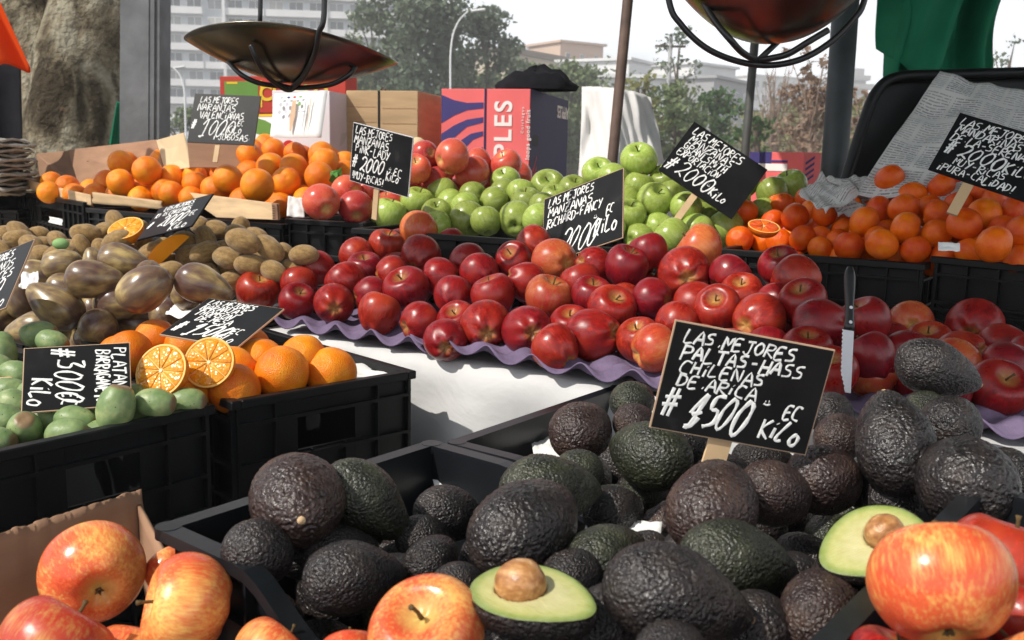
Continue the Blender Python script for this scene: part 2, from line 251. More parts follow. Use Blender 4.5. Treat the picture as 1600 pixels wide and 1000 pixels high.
# ================================================================ far setting
def sky_far():
    g = MB(); g.add([(-2500, -60, 0), (2500, -60, 0), (2500, 4500, 0), (-2500, 4500, 0)], [(0, 1, 2, 3)]); g.add([(-2500, -2500, 0), (2500, -2500, 0), (2500, -60, 0), (-2500, -60, 0)], [(0, 1, 2, 3)])
    tag(g.build('ground', M['asphalt']), kind='structure')
    g = MB(); g.box(-30, 30, 9, 13, 0, .12); tag(g.build('pavement', M['paving']), kind='structure')
    g = MB(); n = 60; prev = None
    for i in range(n):
        x = -2400+4800*i/(n-1); h = 60+90*max(0, mnoise.noise(Vector((i*.18, 3, 0)))+.25)+(45 if i > 38 else 0)
        g.v += [(x, 2900+200*mnoise.noise(Vector((i*.3, 0, 0))), -5), (x, 3100, h*1.0), (x, 3600, -5)]
        if i: b = (i-1)*3; g.f += [(b, b+3, b+4, b+1), (b+1, b+4, b+5, b+2)]; g.m += [0, 0]
    tag(g.build('hills', M['hill'], smooth=True), kind='structure')
sky_far()
WPANE = {}
def window(parent, c, ux, w_, h_, nrm, mat='window_glass', frame=True):
    """one window: frame + two panes, centred at c, ux = unit along the wall, nrm = outwards"""
    key = (round(w_, 2), round(h_, 2), mat)
    if key not in WPANE:
        a = MB(); a.box(-w_/2, w_/2, -.06, .02, -h_/2, h_/2)
        f = MB()
        for x0, x1, z0, z1 in ((-w_/2-.06, w_/2+.06, h_/2, h_/2+.08), (-w_/2-.06, w_/2+.06, -h_/2-.08, -h_/2), (-w_/2-.06, -w_/2, -h_/2, h_/2), (w_/2, w_/2+.06, -h_/2, h_/2), (-.04, .04, -h_/2, h_/2)): f.box(x0, x1, -.09, .03, z0, z1)
        WPANE[key] = (a.mesh('pane', M[mat]), f.mesh('window', M['slab_white']))
    pm, fm = WPANE[key]; o = bpy.data.objects.new('window', fm); link(o, parent); o.location = c; o.rotation_euler = (0, 0, math.atan2(ux.y, ux.x))
    p = bpy.data.objects.new('pane', pm); link(p, o); return o
def part(mb, name, mat, parent, **k): return mb.build(name, M[mat] if isinstance(mat, str) else mat, parent, **k)
def apartment():
    D = 150.0; a = px(40, 250, D); b = px(665, 250, D*1.04); base = 0; ux = Vector((b.x-a.x, b.y-a.y, 0)); L = ux.length; ux.normalize(); uy = Vector((-ux.y, ux.x, 0)); nrm = -uy
    root = thing('apartment_building', 'tall pale apartment block with white balcony bands behind the hanging scale on the left', 'building', (a.x, a.y, 0), rot=Matrix.Rotation(math.atan2(ux.y, ux.x), 3, 'Z').to_quaternion())
    FH = 2.72; z0 = 3.2; NF = 15
    g = MB(); g.box(0, L, 0, 14, 0, z0+NF*FH); part(g, 'wall', 'facade', root)
    nb = int(L/3.0); bw = L/nb; X = Vector((1, 0, 0)); rr = random.Random(3)
    for f in range(NF):
        z = z0+f*FH
        if z > 36: continue
        i = 0
        while i < nb:
            run = rr.choice([2, 3, 4, 5]); run = min(run, nb-i)
            g = MB(); g.box(i*bw+.15, (i+run)*bw-.15, -1.25, -.002, z-.18, z); g.box(i*bw+.15, (i+run)*bw-.15, -1.25, -1.12, z, z+.85)
            part(g, 'balcony', 'slab_white', root); i += run+(1 if rr.random() < .35 else 0)
        for k in range(nb):
            window(root, Vector(((k+.5)*bw, -.02, z+1.45)), X, bw*.66, 1.35, None)
    for k in range(0, nb+1, 5):
        g = MB(); g.box(k*bw-.22, k*bw+.22, -1.5, -.004, 0, z0+NF*FH); part(g, 'pilaster', 'slab_white', root)
apartment()
def block(name, label, x0, x1, ytop, d, mat, depth=12, wins=None, yaw=0, roof=None, base=None):
    a = px(x0, ytop, d); b = px(x1, ytop, d*(1+yaw)); ux = Vector((b.x-a.x, b.y-a.y, 0)); L = ux.length; H = a.z
    root = thing(name, label, 'building', (a.x, a.y, 0), rot=Matrix.Rotation(math.atan2(ux.y, ux.x), 3, 'Z').to_quaternion())
    g = MB(); g.box(0, L, 0, depth, 0, H); part(g, 'wall', mat, root)
    g = MB(); g.box(-.4, L+.4, -.5, depth+.4, H, H+.35 if not roof else H+roof); part(g, 'roof', 'roof_brown' if roof else mat, root)
    if wins:
        nx, nz, ww, wh, gap = wins
        for j in range(nz):
            for i in range(nx): window(root, Vector((L*(i+.5)/nx, -.02, H-gap*(j+.6))), Vector((1, 0, 0)), ww, wh, None)
    return root, L, H
block('apartment_building', 'low beige apartment block with a brown roof edge, left of the rusty pole', 800, 965, 84, 130, 'beige_wall', 12, (9, 4, 1.3, 1.3, 2.9), .18, .8)
block('rooftop_tower', 'square pink block rising above the roof of the beige apartment building', 876, 943, 66, 150, 'pink_wall', 9, (3, 1, .7, .7, 3.2), .03)
block('white_house', 'small white building just right of the rusty pole', 983, 1018, 94, 120, 'slab_white', 10, (3, 2, .7, 1.1, 3.0), .05)
block('white_block', 'white flat roofed block right of the lean leafed tree', 1085, 1150, 100, 140, 'slab_white', 12, (4, 2, .8, .8, 3.2), .05)
block('grey_block', 'low grey concrete building in front of the white block', 1116, 1172, 122, 120, 'grey_wall', 10, (4, 2, .9, .9, 3.0), .08)
block('pale_block', 'long pale building seen between the thin pole and the dark pole', 1176, 1300, 118, 260, 'slab_white', 14, (10, 5, 1.6, 1.6, 3.6), .05)
block('shed', 'long low shed with a white roof behind the hedge beside the rusty pole', 932, 1040, 121, 95, 'slab_white', 8, (8, 1, 1.0, .8, 2.0), .0)
def far_tower():
    p = px(1337, 150, 300); root = thing('control_tower', 'distant dark tower with stacked discs right of the dark pole', 'tower', (p.x, p.y, 0)); g = MB()
    zb = p.z; g.box(-2, 2, -2, 2, 0, zb+2); part(g, 'shaft', 'grey_wall', root)
    g = MB(); g.box(-4.5, 4.5, -3, 3, zb+2, zb+3.5); g.box(-3.2, 3.2, -3, 3, zb+4.6, zb+6); g.box(-1.6, 1.6, -1.5, 1.5, zb+6, zb+8.2); g.box(-2.2, 2.2, -2, 2, zb+3.5, zb+4.6); part(g, 'gallery', 'grey_wall', root)
    g = MB(); g.box(-14, 24, 0, 10, 0, zb-2); g.box(-9, 12, 0, 10, zb-2, zb+.5); part(g, 'hall', 'grey_wall', root)
far_tower()
# ---------------------------------------------------------------- trees
def leaves(rg, clumps, size, per, flat=.8):
    """clumps: list of (centre, radius); returns MB of small leaf-clump faces spread through the volume"""
    P = []; 
    for c, r in clumps:
        n = max(6, int(per*r*r)); d = rg.normal(size=(n, 3)); d /= np.linalg.norm(d, axis=1)[:, None]; rad = r*(rg.random(n)**.45)[:, None]*(1+.18*rg.normal(size=(n, 1)))
        P.append(np.array(c)+d*rad*np.array([1, 1, flat]))
    P = np.concatenate(P); n = len(P); a = rg.normal(size=(n, 3)); a /= np.linalg.norm(a, axis=1)[:, None]; b = np.cross(a, rg.normal(size=(n, 3))); b /= np.linalg.norm(b, axis=1)[:, None]
    s = size*(.5+rg.random((n, 1))); V = np.stack([P-a*s-b*s*.5, P+a*s-b*s*.6, P+a*s*.7+b*s*.7, P-a*s*.5+b*s*.6], 1).reshape(-1, 3)
    return V, n
def leafmesh(name, V, n, mat):
    me = bpy.data.meshes.new(name); me.vertices.add(4*n); me.vertices.foreach_set('co', V.ravel()); me.loops.add(4*n); me.loops.foreach_set('vertex_index', np.arange(4*n)); me.polygons.add(n); me.polygons.foreach_set('loop_start', np.arange(0, 4*n, 4)); me.materials.append(mat); me.update(); me.validate(); return me
def tree(name, label, x, ybase, d, w_px, top, bottom, mat, seed, size=.12, per=130, nclump=26, group=None, hole=.0, shape='oval', trunkr=.25, cat='tree'):
    """x centre px, crown spans top..bottom px rows at distance d, w_px wide"""
    rg = np.random.default_rng(seed); base = px(x, 250, d); s = d/F; H1 = px(x, top, d).z; H0 = max(.3, px(x, bottom, d).z); W = w_px*s/2
    root = thing(name, label, cat, (base.x, base.y, 0), group); cl = []; tips = []
    for i in range(nclump):
        t = rg.random(); z = H0+(H1-H0)*t
        prof = math.sin(math.pi*min(1, max(0, .12+.83*t)))**.6 if shape == 'oval' else (1-.75*t)
        q = rg.random()*2*math.pi; rr_ = W*prof*math.sqrt(rg.random())*.85; r = W*(.22+.2*rg.random())
        c = (rr_*math.cos(q), rr_*math.sin(q)*.8, min(z, H1-r*.7)); cl.append((c, r)); tips.append(c)
    V, n = leaves(rg, cl, size, per); link(bpy.data.objects.new('crown', leafmesh('crown', V, n, M[mat])), root)
    g = MB(); g.tube([(0, 0, 0), (.1, 0, H0*.5), (0, 0, H0+(H1-H0)*.45), (0, 0, H0+(H1-H0)*.8)], [trunkr, trunkr*.8, trunkr*.5, trunkr*.1], 8)
    for c in tips[:12]: z = max(.3*H0, c[2]-.35*(H1-H0)); g.tube([(0, 0, z), ((c[0])*.5, c[1]*.5, (z+c[2])/2+.05*(H1-H0)), c], [trunkr*.35, trunkr*.2, trunkr*.06], 5, cap=False)
    part(g, 'trunk', 'trunk', root, smooth=True); return root
tree('leafy_tree', 'tall dense grey green tree behind the scale pan and kraft box', 640, 250, 55, 190, -70, 200, 'leaf_grey', 1, .13, 190, 42)
tree('leafy_tree', 'paler drooping tree half in front of the apartment block', 585, 250, 62, 120, 20, 220, 'leaf_olive', 2, .13, 150, 26)
tree('leafy_tree', 'rounded grey green tree right of the white street lamp', 760, 250, 58, 135, 18, 210, 'leaf_grey', 3, .13, 190, 34)
tree('leafy_tree', 'small green tree behind the foot of the street lamp', 705, 250, 66, 90, 70, 220, 'leaf_olive', 4, .14, 150, 22)
tree('leafy_tree', 'broad yellow green tree in front of the beige apartment block', 890, 250, 60, 150, 100, 240, 'leaf_olive', 5, .13, 170, 30)
tree('leafy_tree', 'low green tree in front of the left end of the beige block', 820, 250, 62, 80, 98, 230, 'leaf_olive', 6, .13, 150, 20)
tree('sparse_tree', 'thin tree with tufted dark foliage right of the rusty pole', 1052, 250, 45, 95, 45, 200, 'leaf_grey', 7, .09, 110, 20, trunkr=.14)
tree('leafy_tree', 'olive green tree below the tufted tree behind the exportation sign', 1055, 250, 34, 130, 130, 250, 'leaf_olive', 8, .08, 300, 34)
tree('leafy_tree', 'darker rounded tree left of the thin grey pole', 1112, 250, 38, 100, 138, 260, 'leaf_green', 9, .08, 300, 30)
tree('leafy_tree', 'yellowish bush standing beside the white sack cloth', 1000, 250, 30, 90, 118, 250, 'leaf_yellow', 10, .08, 240, 22, cat='bush')
tree('leafy_bush', 'low green bush behind the foot of the thin grey pole', 1180, 250, 24, 90, 180, 290, 'leaf_green', 11, .06, 420, 26, cat='bush')
tree('leafy_bush', 'pale green bush seen between the dark pole and the black crate', 1355, 250, 26, 110, 160, 300, 'leaf_yellow', 12, .07, 260, 24, cat='bush')
tree('leafy_bush', 'small bush at the foot of the grey post below the apartment block', 285, 250, 50, 90, 168, 260, 'leaf_olive', 13, .10, 230, 20, cat='bush')
tree('leafy_tree', 'distant tree behind the green cloth at the right edge', 1560, 250, 50, 90, 60, 260, 'leaf_grey', 14, .10, 90, 16)
tree('hedge', 'long grey green hedge line far behind the boxes', 760, 250, 70, 520, 130, 250, 'leaf_olive', 15, .16, 60, 60, cat='hedge')
tree('hedge', 'far brownish hedge line behind the reddish bare tree', 1290, 250, 60, 380, 165, 260, 'leaf_yellow', 16, .14, 60, 50, cat='hedge')
def bare(name, label, x, d, w_px, top, seed, leafmat=None, n=30, lean=.3):
    rg = random.Random(seed); base = px(x, 250, d); s = d/F; H = px(x, top, d).z; W = w_px*s/2; root = thing(name, label, 'tree', (base.x, base.y, 0)); g = MB(); tips = []
    g.tube([(0, 0, 0), (.05, 0, H*.4), (0, .1, H*.75)], [.10, .07, .02], 6)
    for i in range(n):
        z = H*(.18+.5*rg.random()); q = rg.random()*2*math.pi; r = W*(.3+.7*rg.random()); e = Vector((r*math.cos(q), r*math.sin(q), min(H, z+H*(.2+.25*rg.random()))))
        m = Vector((e.x*.45, e.y*.45, z+(e.z-z)*.35)); g.tube([(0, 0, z), m, e], [.035, .02, .006], 4, cap=False)
        for k in range(4):
            f = m.lerp(e, rg.random()); e2 = f+Vector((rg.uniform(-1, 1)*W*.3, rg.uniform(-1, 1)*W*.3, H*.12*rg.random())); g.tube([f, e2], [.014, .004], 4, cap=False); tips.append(e2)
    part(g, 'trunk', 'bare_twig', root)
    if leafmat:
        V, nn = leaves(np.random.default_rng(seed), [(tuple(t_), W*.13) for t_ in tips], .045, 14/(W*.13)**2); link(bpy.data.objects.new('crown', leafmesh('crown', V, nn, M[leafmat])), root)
bare('autumn_tree', 'nearly bare tree with scattered reddish leaves left of the dark pole', 1262, 22, 120, 88, 5, 'leaf_red', 34)
bare('bare_tree', 'bare grey twigged tree right of the thin pole', 1205, 30, 70, 95, 6, None, 30)
bare('bare_tree', 'bare pinkish tree just right of the dark pole', 1345, 24, 60, 150, 8, 'leaf_red', 16)
# street lamps, utility pole, wires
def lamp(label, x, ytop, d, r, arm, mat='slab_white'):
    b = px(x, 250, d); H = px(x, ytop, d).z; root = thing('street_lamp', label, 'street lamp', (b.x, b.y, 0)); g = MB(); s = d/F
    pts = spline([(0, 0, 0), (0, 0, H*.5), (.02*s, 0, H*.8), (arm*.35*s, 0, H*.93), (arm*s, 0, H)], 6); g.tube(pts, [r*1.3-(r*.6)*i/len(pts) for i in range(len(pts))], 8); part(g, 'post', mat, root, smooth=True)
    g = MB(); g.obox((arm*s+.3, 0, H+.02), (.22, 0, .03), (0, .08, 0), (0, 0, .035)); part(g, 'lamp_head', mat, root, bevel=.02)
lamp('tall white street lamp with a curved top above the coral apple box', 703, 22, 30, .026, 26)
lamp('short white lamp standing before the apartment block left of the scale pan', 292, 108, 42, .04, -16)
def upole():
    b = px(936, 250, 45); H = px(936, 55, 45).z; root = thing('utility_pole', 'slim grey utility pole behind the sack cloth right of the rusty pole', 'pole', (b.x+3.1, b.y, 0)); g = MB()
    g.tube([(0, 0, 0), (0, 0, H)], [.13, .09], 8); part(g, 'post', 'grey_wall', root, smooth=True); g = MB(); g.box(-.7, .7, -.05, .05, H-.6, H-.5); part(g, 'crossarm', 'trunk', root)
upole()
for lb, ya, yb in (('upper overhead wire crossing behind the thin and dark poles', 147, 184), ('lower overhead wire crossing behind the thin and dark poles', 190, 208)):
    g = MB(); g.tube([px(930, ya, 45), px(1170, (ya*1.1+yb)/2, 42), px(1480, yb, 38)], .022, 5); tag(g.build('wire', M['dark_pole']), lb, 'wire')
# ================================================================ near posts, trunk, canopy
def sheet(name, cs, nu, nv, mat, crumple=.0, thick=.0015, freq=6, seed=0, parent=None, fn=None, uvs=(1, 1)):
    """a crumpled sheet between four corners (TL, TR, BR, BL)"""
    cs = [Vector(c) for c in cs]; nrm = (cs[1]-cs[0]).cross(cs[3]-cs[0]).normalized(); top = []; L = max((cs[1]-cs[0]).length, .01); uvl = []
    for j in range(nv+1):
        for i in range(nu+1):
            u, v = i/nu, j/nv; p = cs[0].lerp(cs[1], u).lerp(cs[3].lerp(cs[2], u), v)
            if crumple:
                q = Vector((u*freq+seed*7.3, v*freq+seed*3.1, seed)); p = p+nrm*crumple*(mnoise.noise(q)+.5*mnoise.noise(q*2.3)+.6*abs(mnoise.noise(q*1.3+Vector((5, 5, 5)))))
            if fn: p = fn(u, v, p, nrm)
            top.append(p); uvl.append((u*uvs[0], 1-v*uvs[1]))
    N = len(top); vs = top+[p-nrm*thick for p in top]; fs = []; id_ = lambda i, j: j*(nu+1)+i
    for j in range(nv):
        for i in range(nu): fs.append((id_(i, j), id_(i, j+1), id_(i+1, j+1), id_(i+1, j))); fs.append(tuple(N+k for k in (id_(i, j), id_(i+1, j), id_(i+1, j+1), id_(i, j+1))))
    for i in range(nu): fs.append((id_(i, 0), id_(i+1, 0), N+id_(i+1, 0), N+id_(i, 0))); fs.append((id_(i+1, nv), id_(i, nv), N+id_(i, nv), N+id_(i+1, nv)))
    for j in range(nv): fs.append((id_(0, j+1), id_(0, j), N+id_(0, j), N+id_(0, j+1))); fs.append((id_(nu, j), id_(nu, j+1), N+id_(nu, j+1), N+id_(nu, j)))
    me = bpy.data.meshes.new(name); me.from_pydata([tuple(v) for v in vs], [], fs); me.materials.append(M[mat] if isinstance(mat, str) else mat); ul = me.uv_layers.new(name='UVMap')
    for lp in me.loops: ul.data[lp.index].uv = uvl[lp.vertex_index % N]
    me.polygons.foreach_set('use_smooth', [True]*len(me.polygons)); me.update()
    return link(bpy.data.objects.new(name, me), parent)
def trunk_tree():
    d = 5.6; b = px(120, 250, d); root = thing('plane_tree', 'thick mottled grey tree trunk forking at the top left behind the crates', 'tree', (b.x, b.y, 0))
    def limb(path, nseg=44, nr=40):
        pts = spline([Vector(p[:3])-Vector((b.x, b.y, 0)) for p in path], 10); rs = np.interp(np.linspace(0, len(path)-1, len(pts)), range(len(path)), [p[3] for p in path]); g = MB(); n = 44
        for i, p in enumerate(pts):
            for k in range(n):
                q = 2*math.pi*k/n; dv = Vector((math.cos(q), math.sin(q), 0)); nz = mnoise.noise(Vector((dv.x*1.3, dv.y*1.3, p.z*1.1+5)))*.13+mnoise.noise(Vector((dv.x*3, dv.y*3, p.z*4)))*.07+mnoise.noise(Vector((dv.x*8, dv.y*8, p.z*9)))*.025
                g.v.append(tuple(p+dv*rs[i]*(1+nz)))
        for i in range(len(pts)-1):
            for k in range(n): k2 = (k+1) % n; g.f.append((i*n+k, i*n+k2, (i+1)*n+k2, (i+1)*n+k)); g.m.append(0)
        return g
    def P(x, y, r): p = px(x, y, d); return (p.x, p.y, p.z, r*d/F)
    g = limb([(px(112, 250, d).x, px(112, 250, d).y, 0, .38), P(112, 330, 82), P(115, 200, 76), P(128, 100, 76), P(150, 20, 74), P(170, -70, 64), P(190, -300, 55)])
    g2 = limb([P(90, 180, 55), P(70, 90, 46), P(38, 20, 44), P(5, -50, 42), P(-60, -220, 36)]); g.add(g2.v, g2.f)
    part(g, 'trunk', 'bark', root, smooth=True)
    cl = []; rg = np.random.default_rng(4)
    for i in range(14): cl.append(((rg.normal()*1.3-.2, rg.normal()*1.2, 5.2+rg.random()*1.8), .7))
    V, n = leaves(rg, cl, .06, 260); link(bpy.data.objects.new('crown', leafmesh('crown', V, n, M['leaf_green'])), root)
trunk_tree()
def post(name, label, path, r, mat, n=12, cat='pole', square=False):
    g = MB()
    if square:
        p0, p1 = Vector(path[0]), Vector(path[-1]); ax = (p1-p0); c = (p0+p1)/2; g.obox(c, (r, 0, 0), (0, r*.8, 0), ax/2); g.obox(c+Vector((r*.72, -r*.8-.004, 0)), (r*.05, 0, 0), (0, .004, 0), ax/2); g.obox(c+Vector((-r*.15, -r*.8-.002, 0)), (r*.62, 0, 0), (0, .002, 0), ax/2); return tag(g.build(name, M[mat]), label, cat)
    g.tube(path, r, n); return tag(g.build(name, M[mat], smooth=True), label, cat)
def toground(x, y, d, x2, y2):
    a = px(x, y, d); b = px(x2, y2, d); k = (0-a.z)/(b.z-a.z); t_ = (2.75-a.z)/(b.z-a.z); return [a+(b-a)*t_, a+(b-a)*k]
post('lamp_post', 'broad square grey post right of the mottled tree trunk', toground(228, 0, 3.9, 227, 220), .079, 'grey_post', square=True, cat='post')
post('awning_pole', 'rusty brown leaning pole rising behind the green apples', toground(981, 0, 2.45, 958, 240), .0135, 'rust_pole')
post('awning_pole', 'thin grey pole under the right hanging scale', toground(1179, 70, 3.0, 1164, 240), .0135, 'thin_pole')
post('awning_pole', 'thick dark pole between the right hanging scale and the green cloth', toground(1322, 0, 2.75, 1303, 270), .037, 'dark_pole', 20)
def canopy():                                          # the stall's awning, above the frame; shades the right side
    root = thing('stall_awning', 'dark green stall awning overhead shading the right side', 'awning', (0, 0, 0)); z = EYE+1.1
    def awn(u, v, p, n_): return p+Vector((0, 0, .03*math.sin(u*9)+.02*math.sin(v*11)))
    sheet('canopy', [(.35, 3.6, z), (3.4, 3.6, z), (3.2, AWY, z), (AWX, AWY, z)], 14, 14, 'green_cloth', thick=.004, parent=root, fn=awn)
    g = MB(); g.tube([(.3, 3.6, z-.05), (3.4, 3.6, z-.05)], .018, 8); g.tube([(AWX, AWY, z-.05), (3.2, AWY, z-.05)], .018, 8); part(g, 'awning_frame', 'dark_pole', root)
AWX = -.74; AWY = .45
canopy()
def green_curtain():
    rg = random.Random(2); d = 2.9
    def fn(u, v, p, n_):
        fold = .045*math.sin(u*17+2.2*math.sin(v*2.3)+v*1.5)+.022*math.sin(u*33+v*4)+.02*math.sin(u*6-v*5); return p+Vector((.02*math.sin(v*5+u*3), fold*(1.1-.2*v)-.02, 0))
    o = sheet('green_cloth', [px(1362, -60, d), px(1570, -60, d+.1), px(1545, 175, d+.05), px(1390, 165, d)], 60, 26, 'green_cloth', thick=.003, fn=fn); tag(o, 'bundled dark green cloth hanging at the top right above the black crate', 'cloth')
    # dropped fold in front
    def fn2(u, v, p, n_): return p+Vector((0, -.09*math.sin(math.pi*u)-.02*math.sin(u*14+v*5), -.10*math.sin(math.pi*u)*v))
    o2 = sheet('fold', [px(1364, -70, d-.02), px(1530, -70, d), px(1490, 60, d), px(1372, 75, d-.02)], 40, 16, 'green_cloth', thick=.003, fn=fn2); o2.parent = o
green_curtain()
def orange_cloth():
    d = 2.6
    def fn(u, v, p, n_): return p+Vector((0, .03*math.sin(u*22)*v+.01*math.sin(u*9), .012*math.sin(u*25)*v))
    tag(sheet('orange_cloth', [px(-160, -160, d), px(-30, -60, d), px(46, 104, d), px(-140, 125, d)], 50, 20, 'orange_cloth', thick=.002, fn=fn), 'bright orange cloth hanging at the top left corner in front of the trunk', 'cloth')
    def fb(u, v, p, n_): return p+Vector((0, .05*math.sin(u*16)*(.4+v), 0))
    tag(sheet('black_cloth', [px(-260, 90, 3.3), px(34, 96, 3.3), px(42, 330, 3.3), px(-260, 330, 3.3)], 40, 10, 'black_cloth', thick=.004, fn=fb), 'black cloth hanging at the left edge under the orange cloth', 'cloth')
    def fs(u, v, p, n_): return p+Vector((0, .02*math.sin(u*30), 0))
    tag(sheet('green_cloth', [px(186, 160, 5.2), px(198, 166, 5.2), px(199, 235, 5.2), px(172, 235, 5.2)], 16, 8, 'green_cloth', thick=.03, fn=fs), 'dark green folded cloth showing between the trunk and the grey post', 'cloth')
orange_cloth()
# ---------------------------------------------------------------- printed boxes
def ftext(s, size, mat, parent, origin, ux, uy, name='lettering', bold=.0, thick=.0006, space=1.0):
    cu = bpy.data.curves.new('text', 'FONT'); cu.body = s; cu.size = size; cu.offset = bold; cu.extrude = thick; cu.space_character = space
    to = bpy.data.objects.new('text', cu); COL.objects.link(to); bpy.context.view_layer.update(); me = bpy.data.meshes.new_from_object(to.evaluated_get(bpy.context.evaluated_depsgraph_get())); bpy.data.objects.remove(to)
    me.materials.clear(); me.materials.append(M[mat]); ux, uy = ux.normalized(), uy.normalized(); n_ = ux.cross(uy); me.transform(Matrix(((ux.x, uy.x, n_.x, origin.x), (ux.y, uy.y, n_.y, origin.y), (ux.z, uy.z, n_.z, origin.z), (0, 0, 0, 1))))
    me.name = name; return link(bpy.data.objects.new(name, me), parent)
class Face:
    def __init__(s, o, ux, uz, n_): s.o, s.ux, s.uz, s.n = o, ux, uz, n_
    def p(s, u, v, off=.001): return s.o+s.ux*u+s.uz*v+s.n*off
    def poly(s, mb, pts, off=.001, mi=0): mb.add([s.p(u, v, off) for u, v in pts], [tuple(range(len(pts)))], mi)
    def rect(s, mb, u0, u1, v0, v1, off=.001): s.poly(mb, [(u0, v0), (u1, v0), (u1, v1), (u0, v1)], off)
    def disc(s, mb, u, v, r, off=.001, n=18, ry=None): s.poly(mb, [(u+r*math.cos(2*math.pi*k/n), v+(ry or r)*math.sin(2*math.pi*k/n)) for k in range(n)], off)
    def band(s, mb, top, bot, off=.001):
        for i in range(len(top)-1): s.poly(mb, [bot[i], bot[i+1], top[i+1], top[i]], off)
def carton(name, label, xl, xc, xr, ytop, d, dl, dr, H, mats, cat='box', group=None, tz=None):
    """box standing with its near vertical edge at pixel xc; left face to xl, right face to xr"""
    c = px(xc, ytop, d); a = px(xl, ytop, dl); b = px(xr, ytop, dr); zt = c.z if tz is None else tz
    if H > .2: H = zt-(EYE-.30)
    A = Vector((a.x-c.x, a.y-c.y, 0)); B = Vector((b.x-c.x, b.y-c.y, 0)); B = (B-A*(B.dot(A)/A.dot(A))); k = Vector((b.x-c.x, b.y-c.y, 0)).length; B = B.normalized(); pj = lambda t_: (lambda q: 800+F*q.dot(RI)/q.dot(FW))(Vector((c.x, c.y, c.z))+B*t_-C0); lo, hi = .02, 2.0
    for _ in range(40):
        mid = (lo+hi)/2; lo, hi = (mid, hi) if pj(mid) < xr else (lo, mid)
    B = B*min(lo, .6)
    root = thing(name, label, cat, (0, 0, 0), group); g = MB(); c0 = Vector((c.x, c.y, zt-H)); g.obox(c0+(A+B)/2+Vector((0, 0, H/2)), A/2, B/2, (0, 0, H/2)); g2 = g.build('carton', [M[mats]], root, bevel=.0015)
    nA = -B.normalized(); nB = -A.normalized(); ul = -A.normalized()
    fl = Face(Vector((c.x, c.y, zt))+A, -A.normalized(), Vector((0, 0, -1)), nA); fr = Face(Vector((c.x, c.y, zt)), B.normalized(), Vector((0, 0, -1)), nB)
    return root, fl, fr, A.length, B.length
def kraft():
    r, fl, fr, wl, wr = carton('cardboard_box', 'plain brown kraft box with a black slit between the white box and the coral box', 541, 653, 700, 142, 3.05, 3.1, 3.45, .5, 'kraft_card')
    g = MB(); fl.rect(g, wl*.445, wl*.475, .0, .5, .0012); part(g, 'slit', 'hole_dark', r)
    for j, v in enumerate((.05, .098, .15)):
        g = MB(); fl.rect(g, wl*.02, wl*.43, v, v+.0015, .0014); fl.rect(g, wl*.5, wl*.98, v+.004, v+.0055, .0014); part(g, 'crease', 'cardboard', r)
    g = MB(); g.tube([fl.p(wl*.46, -.004, -.02), fl.p(wl*.47, -.012, -.03), fl.p(wl*.52, -.004, -.02)], .003, 6); part(g, 'staple', 'rust_pole', r)
kraft()
def apples_box():
    r, fl, fr, wl, wr = carton('apple_carton', 'coral and navy apple box standing on end with APPLES printed down its side', 690, 829, 911, 139, 2.95, 3.02, 3.2, .5, 'coral')
    m = wl*.49; g = MB()
    def S(u, v): return (m*u, .205*v)
    def arc(a): return [S(*q) for q in a]
    # navy field on the left half, coral stripes stay
    for top, bot in (([(0, .09), (.3, .17), (.6, .21), (.98, .2)], [(0, .52), (.3, .40), (.6, .32), (.98, .29)]),
                     ([(0, .68), (.3, .55), (.6, .46), (.98, .42)], [(0, .88), (.3, .74), (.6, .57), (.98, .5)]),
                     ([(.2, 1.0), (.45, .78), (.7, .67), (.98, .63)], [(.42, 1.0), (.55, .9), (.75, .76), (.98, .70)]),
                     ([(.6, 1.05), (.75, .96), (.9, .90), (.98, .87)], [(.6, 1.5), (.75, 1.5), (.9, 1.5), (.98, 1.5)])): fl.band(g, arc(top), arc(bot))
    part(g, 'stripe_print', 'navy', r); g = MB(); fl.rect(g, m*1.0, m*1.05, .0, .5, .0012); part(g, 'side_seam', 'dark_navy', r)
    zz = Vector((0, 0, 1)); ux = fl.ux
    ftext('APPLES', .078, 'print_white', r, fl.p(m+.088, .315, .0015), zz, -ux, bold=.0016, space=1.18)
    ftext('loops good fruit', .019, 'print_white', r, fl.p(m+.148, .215, .0015), zz, -ux, bold=.0002, space=1.2); ftext('Colchagua', .013, 'print_white', r, fl.p(m+.128, .135, .0015), zz, -ux, space=1.5)
    g = MB(); fr.rect(g, .0015, wr-.0015, .0, .5, .0008); part(g, 'navy_side', 'dark_navy', r)
    ftext('APPLES', .058, 'print_white', r, fr.p(wr-.004, .028, .0015), -fr.ux, -zz, bold=.0012, space=1.08)
    g = MB(); fr.poly(g, [(.075+.045*math.copysign(abs(math.cos(q))**.5, math.cos(q)), .155+.018*math.copysign(abs(math.sin(q))**.5, math.sin(q))) for q in [2*math.pi*k/20 for k in range(20)]], .0014); part(g, 'hand_hole', 'hole_dark', r)
    for k, (u0, v0, u1, v1) in enumerate(((.04, .25, .10, .20), (.03, .275, .10, .235), (.03, .295, .10, .265), (.018, .25, .035, .30))):
        g = MB(); fr.band(g, [(u0, v0), ((u0+u1)/2, (v0+v1)/2+.004), (u1, v1)], [(u0, v0+.011), ((u0+u1)/2, (v0+v1)/2+.015), (u1, v1+.009)], .0015); part(g, 'stripe_print', 'logo_red', r)
apples_box()
